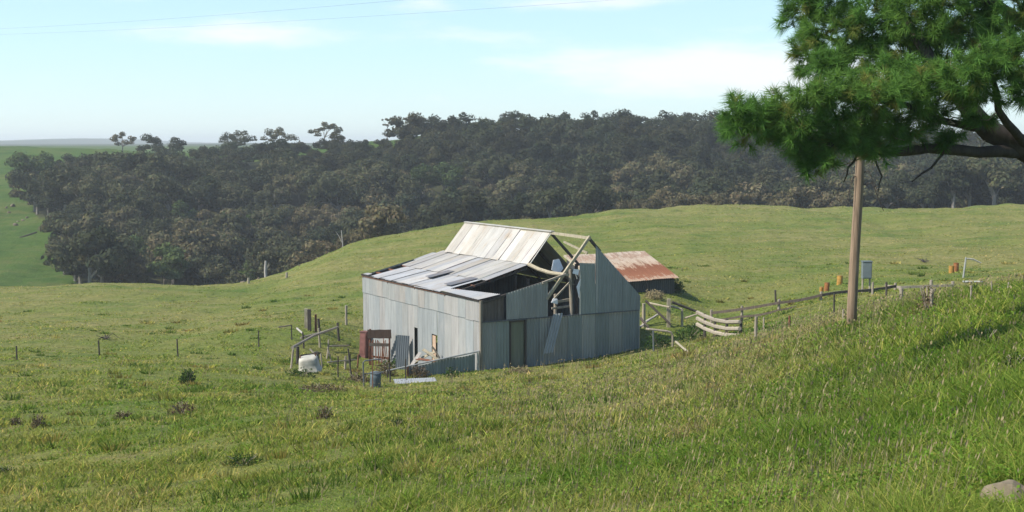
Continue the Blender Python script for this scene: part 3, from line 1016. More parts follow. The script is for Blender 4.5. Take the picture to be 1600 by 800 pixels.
# scraps of white sheeting caught in the frame
def scrap(pts, name='torn_sheet'):
    mm = MB()
    top = [np.array(p) + np.array([0, .02, 0]) for p in pts]
    n_ = len(pts)
    mm.add(pts + [tuple(p) for p in top], [tuple(range(n_)), tuple(range(2 * n_ - 1, n_ - 1, -1))] + [(i, i + n_, (i + 1) % n_ + n_, (i + 1) % n_) for i in range(n_)])
    return mm.build(name, M['cloth'], barn)


scrap([(4.35, 1.2, 4.25), (4.75, 1.15, 4.05), (5.0, 1.2, 4.3), (4.8, 1.25, 4.75), (4.45, 1.2, 4.72)])
scrap([(4.72, -.1, 4.2), (5.0, -.12, 4.1), (5.08, -.1, 4.35), (4.8, -.1, 4.4)])
scrap([(4.95, -.09, 3.55), (5.1, -.09, 3.0), (5.16, -.09, 3.9)])
scrap([(3.75, .2, 2.85), (4.1, .2, 2.75), (4.1, .2, 3.0), (3.9, .25, 3.05)])

# inside: back wall, right wall, posts
m = MB()
BK = interp([(0, 3.0), (KN_U, 4.1), (UA, 5.7), (8.58, 2.8)])
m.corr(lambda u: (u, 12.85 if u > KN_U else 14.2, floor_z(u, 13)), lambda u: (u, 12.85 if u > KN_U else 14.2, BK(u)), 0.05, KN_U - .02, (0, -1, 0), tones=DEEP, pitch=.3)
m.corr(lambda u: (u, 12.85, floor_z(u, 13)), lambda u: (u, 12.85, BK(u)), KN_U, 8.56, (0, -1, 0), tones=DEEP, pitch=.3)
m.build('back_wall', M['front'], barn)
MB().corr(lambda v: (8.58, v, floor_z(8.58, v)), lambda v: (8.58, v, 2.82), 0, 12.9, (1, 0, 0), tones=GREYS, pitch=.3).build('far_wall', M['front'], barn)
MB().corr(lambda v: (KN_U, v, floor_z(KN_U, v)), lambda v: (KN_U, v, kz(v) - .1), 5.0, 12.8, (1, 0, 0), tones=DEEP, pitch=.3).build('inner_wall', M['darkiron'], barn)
for (u, v) in ((KN_U, 3.6), (7.2, 3.6), (2.2, 7), (KN_U, 4.9)):
    MB().pole([(u, v, floor_z(u, v)), (u, v, 3.6 if u != 7.2 else 4.2)], .1, .09, 8).build('post', M['darkwood'], barn)

# ------------------------------------------------------------------ rust-roofed shed behind the barn
SH = at(1058, 434, 72)
# the far right corner of the roof fixes its depth and rise
best = None
for dd in np.linspace(1.5, 6, 91):
    for hh in np.linspace(0, 2.5, 101):
        q_ = pix(SH + Vx * dd + np.array([0, 0, hh]))
        e_ = (q_[0] - 1005) ** 2 + (q_[1] - 393) ** 2
        if best is None or e_ < best[0]: best = (e_, dd, hh)
SD, SHH = best[1], best[2]
SW = 5.6
sh0 = SH - Ux * SW
shed = thing('shed', (*(SH - Ux * SW)[:2], gz(*(SH - Ux * SW)[:2])), 'low shed with a rusty red and pink iron roof, behind the barn', 'shed', rz=BARN_RZ)
zs = SH[2] - gz(*sh0[:2])
gl = lambda u, v: gz(*((sh0 + Ux * u + Vx * v)[:2])) - gz(*sh0[:2]) - .15
m = MB()
m.corr(lambda u: (u, -.12, zs - .02), lambda u: (u, SD, zs + SHH), -.1, SW + .1, (0, -.4, .9), tones=[(1, 1, 1), (.9, .9, .9), (1.1, 1.1, 1.1)], lift=.03, raggle=.05, rows=8)
m.build('roof', M['rustroof'], shed)
MB().beam((-.12, -.2, zs - .05), (-.12, SD, zs + SHH - .02), .06, .12, (1.2, 1.2, 1.2)).build('barge_board', M['palewood'], shed)
m = MB()
m.corr(lambda u: (u, .25, gl(u, .25)), lambda u: (u, .25, zs - .1), 0, SW, (0, -1, 0), tones=[(.5, .5, .5), (.62, .6, .55)])
m.corr(lambda v: (SW, v, gl(SW, v)), lambda v: (SW, v, zs - .1 + SHH * v / SD), .25, SD - .1, (1, 0, 0), tones=[(.5, .5, .5)])
m.corr(lambda v: (0, v, gl(0, v)), lambda v: (0, v, zs - .1 + SHH * v / SD), .25, SD - .1, (-1, 0, 0), tones=[(.5, .5, .5)])
m.corr(lambda u: (u, SD - .1, gl(u, SD)), lambda u: (u, SD - .1, zs - .1 + SHH), 0, SW, (0, 1, 0), tones=[(.5, .5, .5)])
m.build('wall', M['darkiron'], shed)

# ------------------------------------------------------------------ yard left of the barn
def wood_post(px, Y, h, r, label, group=None, mat='timber', lean_=(0, 0), name='fence_post', cat='post', square=False):
    P = on_ground(px, Y)
    mm = MB()
    a, b_ = np.array((0, 0, -.4)), np.array((lean_[0], lean_[1], h))
    if square: mm.beam(a, b_, r * 2, r * 2)
    else: mm.pole([a, (a + b_) / 2 + np.array((random.uniform(-.02, .02), 0, 0)), b_], r, r * .85, 8, .1)
    o = mm.build(name, M[mat])
    o.location = P
    return tag(o, label, cat, group)


def dist_at(px, py):
    h_ = hit(px, py, 20, 300)
    return h_[1]


def beside_wall(px, u=-.5, py=540):
    r_ = ray(px, py)
    t_ = ((B0 + Ux * u - np.array([0, 0, EYE])) @ Ux) / (r_ @ Ux)
    Q = np.array([0, 0, EYE]) + r_ * t_
    return np.array([Q[0], Q[1], gz(Q[0], Q[1])])


def z_at(P, py):
    return at(800, py, P[1])[2] - P[2]


def post_px(px, ybot, ytop, wpx, label, group=None, mat='timber', dx=0.0, **k):
    """post whose foot stands at a surveyed spot; height and thickness from its measured size"""
    Y = dist_at(px, ybot)
    s = Y / F_PX
    return wood_post(px, Y, (ybot - ytop) * s, max(.02, wpx * s / 2), label, group, mat, (dx * s, 0), **k)


LY = 'posts of the broken yard left of the barn'
post_px(478, 513, 482, 5, 'pale squared post, left one of a touching pair behind the white tub', LY, 'palewood', square=True)
post_px(483, 517, 483, 5, 'dark squared post, right one of a touching pair behind the white tub', LY, 'darkwood', square=True)
post_px(493, 518, 491, 4, 'reddish brown post beside the pair of squared posts', LY, 'rust')
post_px(500, 518, 498, 4.5, 'short dark leaning post right of the reddish one', LY, 'darkwood', dx=-3)
post_px(541, 508, 477, 4.5, 'tall grey post standing alone between the log rail and the barn', LY, 'timber')
post_px(530, 534, 504, 4, 'dark post under the right end of the long leaning log', LY, 'darkwood', dx=-3)
post_px(464, 570, 541, 6, 'thick dark stump post at the left end of the leaning log', LY, 'darkwood')
post_px(452, 576, 545, 3.5, 'thin slanting stake left of the white tub', LY, 'timber', dx=5)
post_px(497, 582, 549, 6, 'dark plank post against the right side of the white tub', LY, 'darkwood', dx=-4, square=True)
post_px(499, 543, 512, 3.5, 'pale upright stick crossing the leaning log', LY, 'palewood', dx=-2)
post_px(527, 590, 556, 2.5, 'straight dark steel picket right of the tub', LY, 'darkwood')
post_px(551, 594, 544, 3, 'tall dark picket leaning left near the red box', LY, 'darkwood', dx=-8)
post_px(546, 583, 552, 2.5, 'thin dark picket just left of the tall leaning one', LY, 'darkwood')
post_px(520, 567, 543, 2.5, 'thin stake slanting left between tub and red box', LY, 'timber', dx=-9)
post_px(503, 575, 552, 2.5, 'short thin stake close behind the tub', LY, 'timber', dx=-3)


post_px(508, 560, 530, 3, 'grey slanting stake under the middle of the leaning log', LY, 'timber', dx=5)
post_px(474, 545, 519, 3, 'short dark stake behind the left half of the leaning log', LY, 'darkwood', dx=-2)
post_px(537, 578, 556, 4, 'stubby grey post between the two thin pickets', LY, 'timber', dx=2)
post_px(557, 580, 553, 3, 'rusty picket tight against the red cabinet', LY, 'rust', dx=2)
post_px(609, 597, 566, 2.6, 'dark picket in the brambles before the rusty rack', LY, 'darkwood', dx=-2)


def log_px(p, q, rpx, label, mat='timber', up=(0, 0), name='log', cat='log', mid=None, group=None):
    """log between two surveyed spots; up = height of each end over the ground there, in pixels"""
    Ya, Yb = dist_at(p[0], p[1] + up[0]), dist_at(q[0], q[1] + up[1])
    A, Bq = at(p[0], p[1], Ya), at(q[0], q[1], Yb)
    c = (A + Bq) / 2
    pts = [A - c, Bq - c] if mid is None else [A - c, at(mid[0], mid[1], (Ya + Yb) / 2) - c, Bq - c]
    r = rpx * (Ya + Yb) / 2 / F_PX / 2
    o = MB().pole(pts, r, r * .75, 8, .1).build(name, M[mat])
    o.location = c
    return tag(o, label, cat, group)


log_px((457, 543), (528, 511), 5, 'long grey log propped up at its right end over the left yard', up=(26, 24), mid=(489, 525))
log_px((470, 528), (522, 513), 3, 'thin grey rail lying behind the long propped log', up=(8, 20))
log_px((464, 513), (473, 521), 3.5, 'short bleached forked stick beside the pair of squared posts', 'dead', up=(10, 6), name='stick', cat='stick')
log_px((436, 511), (455, 508), 2.5, 'thin dark rail in the grass at the left edge of the yard', 'darkwood', up=(3, 8), name='rail', cat='rail')
log_px((513, 541), (546, 540), 3, 'low grey rail lying level right of the propped log', up=(8, 8), name='rail', cat='rail')

log_px((470, 556), (500, 552), 4, 'dark rail above the white tub from the stump post to the plank post', 'darkwood', up=(14, 18), name='rail', cat='rail')
log_px((512, 566), (556, 562), 2.6, 'thin crooked rail between the steel picket and the red cabinet', up=(16, 16), name='rail', cat='rail')
log_px((484, 545), (500, 562), 3, 'short broken stick slanting down behind the tub', 'timber', up=(18, 4), name='stick', cat='stick')
# old white bath tub standing upside down
TB = on_ground(483, dist_at(483, 581))
tub = thing('bath_tub', TB, 'old white tub lying crooked and bottom up in the left yard', 'tub', rz=R(8))
s_ = TB[1] / F_PX
W_, H_ = 34 * s_, 25 * s_
mm = MB()
rings = []
for (q, zz) in ((.54, -.2), (.53, .04), (.56, .06), (.56, .10), (.51, .13), (.47, H_ * .6), (.44, H_ * .86), (.41, H_ * .96), (.34, H_)):
    rings.append([(math.copysign(abs(math.cos(a)) ** .5, math.cos(a)) * W_ * q, math.copysign(abs(math.sin(a)) ** .6, math.sin(a)) * q * .8, zz) for a in (2 * math.pi * k / 20 for k in range(20))])
nr = len(rings)
mm.add(sum(rings, []), [(r_ * 20 + i, r_ * 20 + (i + 1) % 20, r_ * 20 + 20 + (i + 1) % 20, r_ * 20 + 20 + i) for r_ in range(nr - 1) for i in range(20)] + [tuple((nr - 1) * 20 + i for i in range(20))])
mm.build('basin', M['white'], tub, True)
for a in (.2, 3.3):
    MB().pole([(math.cos(a) * W_ * .36, -.05 * k_, H_ - .02 + .0 * k_) for k_ in (0,)] + [(math.cos(a) * W_ * .36, -.02, H_ + .06), (math.cos(a) * W_ * .30, -.02, H_ + .09)], .03, .02, 7).build('foot', M['rust'], tub)
tub.rotation_euler = (R(8), R(-7), R(8))

# red box and rusty rack against the far end of the side wall
P = beside_wall(567, -.5); s_ = P[1] / F_PX; hc = z_at(P, 519)
o = MB().box((-.19, -.1, -.2), (.19, .3, hc)).box((-.22, -.13, hc + .002), (.22, .33, hc + .04), (.8, .8, .8)).box((-.15, -.115, .2), (.15, -.103, hc - .1), (1.15, 1.1, 1.1)).build('cabinet', M['redpaint'])
o.location = P; o.rotation_euler = (R(-2), R(2), R(-25))
tag(o, 'upright faded red metal cabinet at the far corner of the barn wall', 'cabinet')
P = beside_wall(593, -.75); s_ = P[1] / F_PX
rack = thing('hay_rack', P, 'rusty brown rack of rods and planks against the barn side wall', 'rack', rz=R(-20))
w2, h2 = 17 * s_, z_at(P, 515)
for sx in (-1, 1):
    MB().pole([(sx * w2, 0, -.2), (sx * w2, .05, h2)], .05, .045, 7).build('post', M['rust'], rack)
MB().beam((-w2 - .1, -.02, h2 * .86), (w2 + .12, -.02, h2 * .9), .05, .45, (.7, .55, .5)).build('top_board', M['darkwood'], rack)
MB().beam((-w2, -.05, h2 * .58), (w2, -.05, h2 * .60), .05, .16).build('board', M['darkwood'], rack)
for i in range(16):
    x = -w2 + 2 * w2 * (i + .5) / 16
    MB().pole([(x + random.uniform(-.08, .08), -.04, -.1), (x + random.uniform(-.12, .12), -.06, h2 * random.uniform(.6, .8))], .022, .02, 6).build('rod', M['rust'], rack)
MB().beam((-w2, .03, h2 * .25), (w2, .03, h2 * .22), .05, .1).build('board', M['rust'], rack)
# dark sheet of iron on edge
P = beside_wall(627, -.55); s_ = P[1] / F_PX
mm = MB(); hh_ = z_at(P, 525)
mm.corr(lambda x: (x, 0, -.2), lambda x: (x, .22, hh_), -.36, .36, (0, -1, .1), pitch=.12, amp=.014, tones=[(.75, .8, .85)], sheet=1)
o = mm.build('iron_sheet', M['darkiron']); o.location = P; o.rotation_euler = (0, 0, R(-25))
tag(o, 'dark blue-grey iron sheet leaning upright against the barn side wall', 'sheet')

# splintered boards heaped below the slit window
PB = beside_wall(664, -.9) + np.array((0, 0, max(0, z_at(beside_wall(664, -.9), 560) - .25))); s_ = PB[1] / F_PX
for k, (x, y, z, L, rz0, ry, mt_, lb) in enumerate((
        (-.1, .35, .22, 1.25, 25, -22, 'palewood', 'pale board lying lowest in the heap under the slit window'),
        (.25, .2, .38, 1.0, -30, 28, 'palewood', 'broad pale board tilted up on top of the heap by the barn wall'),
        (-.45, .0, .18, 1.0, 60, -35, 'dead', 'bleached board sticking out left from the heap by the barn wall'),
        (.5, .3, .45, .8, 10, 60, 'timber', 'grey board standing nearly upright in the heap by the barn wall'),
        (.1, -.1, .15, 1.1, -12, 8, 'rust', 'reddish board along the front of the heap by the barn wall'))):
    o = MB().beam((-L / 2, 0, 0), (L / 2, 0, 0), .16, .03, warp=.04).build('board', M[mt_])
    o.location = PB + np.array((x, y, z)); o.rotation_euler = (R(20), R(ry), R(rz0))
    tag(o, lb, 'board', 'broken boards heaped by the barn wall')

# low iron wall carried on from the barn front, leftward from the near corner
low = thing('iron_wall', (*bl(-.2, .05)[:2], gz(*bl(-.2, .05)[:2])), 'low dark iron wall under a rail, running left from the near barn corner', 'low wall', rz=BARN_RZ)
g0 = low.location.z
lg = lambda u: gz(*bl(-.2 + u, .05)[:2]) - g0
lt = lambda u: .82 + .105 * u
mm = MB()
mm.corr(lambda u: (u, 0, lg(u) - .15), lambda u: (u, 0, lt(u) + .03 * math.sin(u * 3)), -3.35, -.1, (0, -1, 0), tones=DEEP, lift=.02)
mm.build('panel', M['front'], low)
MB().pole([(.1, -.05, .90), (-1.8, -.06, lt(-1.8) + .07), (-4.4, -.05, lt(-4.4) + .05)], .04, .035, 7).build('rail', M['pipe'], low)
MB().pole([(.02, -.08, -.3), (.04, -.06, .88)], .065, .06, 8).build('post', M['white'], low)
MB().pole([(-3.4, -.06, lg(-3.4) - .4), (-3.4, -.06, lt(-3.4) + .05)], .05, .05, 8).build('post', M['rust'], low)
MB().pole([(-4.35, -.06, lg(-4.35) - .4), (-4.35, -.06, lt(-4.35) + .1)], .04, .04, 8).build('post', M['darkwood'], low)

# pipe gate frame with a dark drum and a pale sheet in front
P = on_ground(583, dist_at(583, 607)); s_ = P[1] / F_PX
gate = thing('gate', P, 'bent rusty pipe gate frame left of the pale sheet in the yard', 'gate', rz=R(10))
mm_ = [(-16 * s_, 0, -.2), (-16.5 * s_, 0, 42 * s_), (-14 * s_, 0, 45 * s_), (12 * s_, .1, 46 * s_)]
MB().pole(mm_, .028, .028, 7, .02).build('frame', M['darkiron'], gate)
MB().pole([(-15 * s_, 0, 24 * s_), (16 * s_, 0, 26 * s_)], .02, .02, 7, .02).build('bar', M['darkiron'], gate)
MB().pole([(-2 * s_, 0, -.2), (-2 * s_, 0, 46 * s_)], .02, .02, 7, .02).build('bar', M['rust'], gate)
P = on_ground(585, dist_at(585, 605)); s_ = P[1] / F_PX
mm = MB(); dr = 8.5 * s_
mm.pole([(0, 0, -.15), (0, 0, .02), (0, 0, 6 * s_), (0, 0, 7 * s_), (0, 0, 14 * s_), (0, 0, 15 * s_), (0, 0, 23 * s_)], dr, dr, 18, .0, (.8, .95, 1.0))
mm.pole([(0, 0, 7 * s_), (0, 0, 7.8 * s_)], dr * 1.05, dr * 1.05, 18, 0, (.8, .95, 1.0)).pole([(0, 0, 22.3 * s_), (0, 0, 23.6 * s_)], dr * 1.06, dr * 1.06, 18, 0, (.9, 1., 1.05))
o = mm.build('steel_drum', M['darkiron'], None, True); o.location = P; o.rotation_euler = (R(4), R(3), 0)
tag(o, 'dark blue-grey steel drum standing by the pipe gate', 'drum')
P = on_ground(645, dist_at(640, 598))
mm = MB().corr(lambda x: (x, -.35, .03), lambda x: (x, .35, .10), -.8, .95, (0, 0, 1), sheet=2, pitch=.08, amp=.006, lift=0, tones=[(.85, .85, .85)])
o = mm.build('iron_sheet', M['wall']); o.location = P; o.rotation_euler = (0, 0, R(12))
tag(o, 'pale iron sheet lying flat in the grass before the barn', 'sheet')
post_px(633, 592, 560, 2.5, 'thin dark picket standing behind the flat iron sheet', LY, 'darkwood')

# star pickets out in the left paddock
LF = 'thin fence pickets spaced out in the left paddock'
post_px(23, 562, 540, 2.6, 'thin picket nearest the left edge of the paddock', LF, 'darkwood')
post_px(153, 559, 531, 2.8, 'thin picket holding the end of a dark wire clump, second from the left', LF, 'darkwood', dx=-1)
post_px(277, 557, 529, 2.6, 'thin picket standing up the slope from the round grey bush', LF, 'darkwood', dx=-2)
post_px(403, 543, 516, 2.2, 'thin picket nearest the white tub, rightmost of the paddock row', LF, 'darkwood')
post_px(455, 531, 508, 2.2, 'thin picket at the left end of the yard rail', LF, 'darkwood')

# ------------------------------------------------------------------ yards right of the barn
RY = 'posts of the yards right of the barn'
post_px(1408, 472, 450, 7, 'thick pale post carrying the middle of the single-rail fence', 'posts of the yards right of the barn', 'timber')
post_px(1384, 462, 441, 4, 'dark post where the long rail fence meets the single rail', 'posts of the yards right of the barn', 'darkwood')
post_px(1548, 462, 440, 3, 'thin grey post beyond the white pipe stand', 'posts of the yards right of the barn', 'timber')
post_px(1572, 458, 441, 3, 'thin leaning post at the far right of the yards', 'posts of the yards right of the barn', 'timber', dx=3)
post_px(1006, 512, 474, 6, 'thick yellowish post close by the right end of the barn front', RY, 'palewood')
post_px(1045, 512, 467, 5.5, 'tall pale post in the middle of the small yard beside the barn', RY, 'palewood', square=True)
post_px(1066, 511, 483, 4.5, 'pale post at the right end of the yellow rail', RY, 'palewood')
post_px(998, 512, 490, 3, 'thin pale picket tight against the barn corner', RY, 'pipe')
log_px((1046, 478), (1065, 483), 4, 'yellow grey rail from the tall pale post to its neighbour', 'palewood', up=(33, 28), name='rail', cat='rail')
log_px((1012, 473), (1046, 480), 3.5, 'mossy yellow rail between the thick post and the tall pale post', 'palewood', up=(36, 34), name='rail', cat='rail')
log_px((1009, 470), (1048, 507), 4.5, 'dark log slanting down to the right across the small yard', 'darkwood', up=(38, 6))
log_px((1001, 497), (1014, 513), 4, 'short dark log slanting down beside the barn corner', 'darkwood', up=(18, 8))
log_px((1050, 472), (1092, 488), 4.5, 'dark log reaching from the tall pale post to the planked rails', 'darkwood', up=(34, 18))
log_px((1009, 503), (1030, 490), 4, 'bleached forked branch lying in the small yard', 'dead', up=(8, 14), name='branch', cat='branch')
log_px((1000, 511), (1008, 505), 4, 'white bent stick end next to the barn corner', 'dead', up=(4, 8), name='branch', cat='branch')
log_px((1070, 497), (1092, 490), 3, 'thin greenish rail meeting the left end of the planked rails', 'timber', up=(14, 22), name='rail', cat='rail')
P = on_ground(1035, dist_at(1035, 547)); s_ = P[1] / F_PX
g2 = thing('gate', P, 'grey pipe gate frame with a rounded corner right of the barn', 'gate', rz=R(4))
MB().pole([(-24 * s_, .2, 33 * s_), (-20 * s_, .1, 33 * s_), (8 * s_, 0, 30 * s_), (14 * s_, 0, 28 * s_), (17 * s_, 0, 23 * s_), (17.5 * s_, 0, -.2)], .055, .05, 8, .03).build('frame', M['timber'], g2)
MB().pole([(-14 * s_, 0, 31 * s_), (-13 * s_, 0, -.2)], .04, .04, 7).build('bar', M['darkiron'], g2)
log_px((1056, 534), (1076, 551), 4, 'pale stick slanting down to the grass at the gate foot', 'palewood', up=(12, 3), name='stick', cat='stick')

# stack of sagging planks between posts
Ya, Yb = 55.5, 49.0
A, Bq, C_ = at(1090, 488, Ya), at(1118, 500, 52), at(1156, 503, Yb)
pr = thing('plank_fence', (A[0], A[1], gz(A[0], A[1])), 'short fence of three sagging pale planks on posts', 'fence')
org = np.array(pr.location)
for k in range(3):
    dz = np.array((0, 0, -.28 * k))
    MB().pole([A + dz - org, (A + Bq) / 2 + dz - org - np.array((0, 0, .03)), Bq + dz - org, (Bq + C_) / 2 + dz - org - np.array((0, 0, .05)), C_ + dz - org], .095, .08, 6, .08, (.95 + .08 * k,) * 3).build('plank', M['timber'], pr)
for Q in (A + (Bq - A) * .45, Bq, C_ + np.array((.08, .05, 0)), Bq + (C_ - Bq) * .5):
    gq = gz(Q[0], Q[1])
    MB().pole([(Q[0] - org[0], Q[1] + .12 - org[1], gq - org[2] - .4), (Q[0] - org[0], Q[1] + .12 - org[1], Q[2] - org[2] + .08)], .07, .06, 7).build('post', M['darkwood'], pr)

# long dark rail fence down to the pole and beyond
FR = [(1112, 489, 62), (1160, 483, 61), (1218, 473, 60), (1284, 461, 59.5), (1335, 455, 60), (1400, 447, 61)]
pts = [at(*p) for p in FR]
fen = thing('rail_fence', (pts[0][0], pts[0][1], gz(*pts[0][:2])), 'long dark timber rail fence running from the planks past the wooden pole', 'fence')
org = np.array(fen.location)
for k, (dz, hh) in enumerate(((0, .13), (-.36, .10))):
    for a, b_ in zip(pts[:-1], pts[1:]):
        if k == 1 and a[0] > pts[3][0] - .1: continue
        MB().beam(a - org + np.array((0, 0, dz + random.uniform(-.05, .05) * k)), b_ - org + np.array((0, 0, dz)), .07, hh, (1.6, 1.5, 1.4), warp=random.uniform(-.1, .05)).build('rail', M['darkwood'], fen)
for i, p in enumerate(pts):
    MB().pole([(p[0] - org[0], p[1] + .12 - org[1], gz(p[0], p[1]) - org[2] - .3), (p[0] - org[0], p[1] + .12 - org[1], p[2] - org[2] + .15)], .075, .065, 8).build('post', M['timber'], fen)
FR2 = [(1386, 447, 63), (1408, 449, 62), (1456, 447, 62), (1490, 446, 62)]
pts = [at(*p) for p in FR2]
fen2 = thing('rail_fence', (pts[0][0], pts[0][1], gz(*pts[0][:2])), 'short single-rail fence of grey posts right of the pole', 'fence')
org = np.array(fen2.location)
for a, b_ in zip(pts[:-1], pts[1:]):
    MB().beam(a - org, b_ - org, .06, .12).build('rail', M['timber'], fen2)
for p, up_ in zip(pts, (.1, .05, .3, .2)):
    MB().pole([(p[0] - org[0], p[1] + .12 - org[1], gz(p[0], p[1]) - org[2] - .4), (p[0] - org[0], p[1] + .12 - org[1], p[2] - org[2] + up_)], .09, .08, 8).build('post', M['timber'], fen2)

post_px(1213, 472, 453, 3.5, 'dark picket leaning left behind the long rail fence', RY, 'darkwood', dx=-2)
post_px(1182, 529, 494, 5, 'pale pinkish post in the grass right of the planked rails', RY, 'timber')
post_px(1194, 520, 495, 3, 'thin brown picket beside the pale pinkish post', RY, 'timber')
post_px(1234, 511, 493, 4, 'short rusty stump post in the grass below the long rail fence', RY, 'rust')
post_px(1303, 496, 458, 3, 'thin dark picket left of the wooden pole', RY, 'darkwood')
post_px(1318, 506, 483, 3.5, 'brown picket close to the left side of the wooden pole', RY, 'timber')
post_px(1363, 460, 441, 4, 'short brown post just right of the wooden pole', RY, 'timber')
post_px(1456, 487, 452, 6, 'thick brown post standing in dry weeds', RY, 'timber')
post_px(1517, 473, 446, 4, 'pale pinkish post at the right end of the yards', RY, 'timber')

# drums and lick tubs out in the field
DG = 'small drums set out in the field'


def small_drum(px, ybot, wpx, hpx, mat, label, tilt=(0, 0), stand=False):
    Y = dist_at(px, ybot); s = Y / F_PX
    P = on_ground(px, Y)
    r, h = wpx * s / 2, hpx * s
    t = thing('drum', P, label, 'drum', DG)
    t.rotation_euler = (R(tilt[0]), R(tilt[1]), random.uniform(0, 3))
    b0 = -.05 if not stand else .25
    if stand:
        for a in range(3):
            MB().pole([(r * .8 * math.cos(a * 2.1), r * .8 * math.sin(a * 2.1), -.3), (r * .7 * math.cos(a * 2.1), r * .7 * math.sin(a * 2.1), .27)], .04, .04, 6).build('leg', M['timber'], t)
    mm = MB().pole([(0, 0, b0), (0, 0, b0 + h * .3), (0, 0, b0 + h * .66), (0, 0, b0 + h)], r, r, 16, 0)
    for q in (.02, .33, .66, .97):
        mm.pole([(0, 0, b0 + h * q - .015), (0, 0, b0 + h * q + .015)], r * 1.05, r * 1.05, 16, 0)
    mm.build('barrel', M[mat], t)
    MB().pole([(0, 0, b0 + h + .004), (0, 0, b0 + h + .03)], r * .9, r * .88, 16, 0, (.6, .6, .6)).build('lid', M[mat], t)
    return t


small_drum(1291, 455, 8, 14, 'orange', 'rusty orange drum nearest the rail fence, left of the wooden pole', (3, 4))
small_drum(1283, 456, 6, 8, 'yellow', 'low pale yellow tub hard against the rusty orange drum', (0, -5))
small_drum(1311, 445, 9, 15, 'yellow', 'yellow drum standing alone a little left of the pole', (2, 3))
small_drum(1485, 427, 8, 12, 'yellow', 'yellow drum in front, left one of the pair near the white pipe stand')
small_drum(1492, 425, 8, 15, 'orange', 'orange and yellow drum behind, right one of the pair near the pipe stand')

# blue-grey tin cabinet on legs behind the pole
Y = 62.0; s_ = Y / F_PX
P = on_ground(1353, Y)
cabz = at(1353, 435, Y)[2] - P[2]
cb = thing('meter_box', P, 'blue-grey metal box on legs just right of the wooden pole', 'box')
w2, h2 = 7 * s_, 26 * s_
MB().box((-w2, -.12, cabz), (w2, .2, cabz + h2)).box((-w2 - .03, -.15, cabz + h2 + .002), (w2 + .03, .23, cabz + h2 + .05)).box((-w2 + .03, -.135, cabz + .05), (w2 - .03, -.122, cabz + h2 - .05), (1.15, 1.15, 1.15)).build('case', M['greybox'], cb)
for sx in (-1, 1):
    MB().pole([(sx * w2 * .8, .05, -.4), (sx * w2 * .8, .05, cabz)], .05, .05, 7).build('leg', M['timber'], cb)

# white pipe stand, fallen branch in the field
P = on_ground(1506, dist_at(1506, 434)); s_ = P[1] / F_PX
st = thing('pipe_stand', P, 'white pipe stand with a side arm right of the drums', 'stand')
MB().pole([(-3 * s_, 0, -.3), (1 * s_, 0, 32 * s_)], .06, .05, 8).build('post', M['pipe'], st)
MB().pole([(1 * s_, 0, 30 * s_), (12 * s_, 0, 29 * s_), (25 * s_, 0, 23 * s_)], .05, .04, 8).build('arm', M['white'], st)
log_px((1505, 440), (1535, 440), 3, 'pale rail lying level right of the pipe stand', 'pipe', up=(2, 2), name='rail', cat='rail')


def dead_branch(px, py, spread, n, label, mat='timber'):
    h_ = hit(px, py, 12, 300)
    s = h_[1] / F_PX
    mm = MB()
    g = random.Random(int(px))
    for i in range(n):
        a = g.uniform(0, 6.28); L = spread * s * g.uniform(.4, 1)
        mm.pole([(0, 0, 0), (L * .5 * math.cos(a), L * .5 * math.sin(a), L * g.uniform(.2, .5)), (L * math.cos(a), L * math.sin(a), L * g.uniform(.0, .6))], .03, .01, 5)
    o = mm.build('dead_branch', M[mat]); o.location = h_
    return tag(o, label, 'branch')


dead_branch(1444, 411, 15, 14, 'dead grey branchy shrub fallen in the open field left of the drums', 'darkwood')
dead_branch(165, 531, 22, 12, 'dark tangle of fallen twigs by the second picket in the left paddock', 'darkwood')

# ------------------------------------------------------------------ wooden pole under the pine
PP = on_ground(1332, 26)
pole = thing('wooden_pole', PP, 'tall bare reddish brown wooden pole standing under the pine boughs', 'pole')
s_ = 26 / F_PX
MB().pole([(0, 0, -.8), (-.005, 0, .4), (0.02, 0, 1.5), (.06, 0, 2.6), (.09, 0, 3.7), (.13, 0, 5.0), (.14, 0, 5.6)], 8.0 * s_, 6.4 * s_, 14, .04).build('shaft', M['polewood'], pole, True)
for (z, dx, dz) in ((3.3, .35, -.35), (3.05, .5, -.55), (3.55, -.4, -.3), (3.2, -.3, -.5)):
    MB().pole([(.08, 0, z), (.08 + dx * .5, -.08, z + .05), (.08 + dx, -.12, z + dz)], .018, .006, 5).build('twig', M['darkwood'], pole)

# overhead wires, faint against the sky
for k, (a, b_, lb) in enumerate((((-300, 50, 170), (1000, -34, 60), 'upper faint power wire crossing the sky at the top left'),
                                ((-300, 58, 170), (1500, -40, 60), 'lower faint power wire crossing the sky at the top left'))):
    A, Bq = at(*a), at(*b_)
    pts = [A + (Bq - A) * q + np.array((0, 0, -2.2 * 4 * q * (1 - q) * .4)) for q in np.linspace(0, 1, 24)]
    c = pts[12]
    o = MB().pole([p - c for p in pts], .0055, .0055, 5, 0).build('power_wire', M['wire']); o.location = c
    tag(o, lb, 'wire')

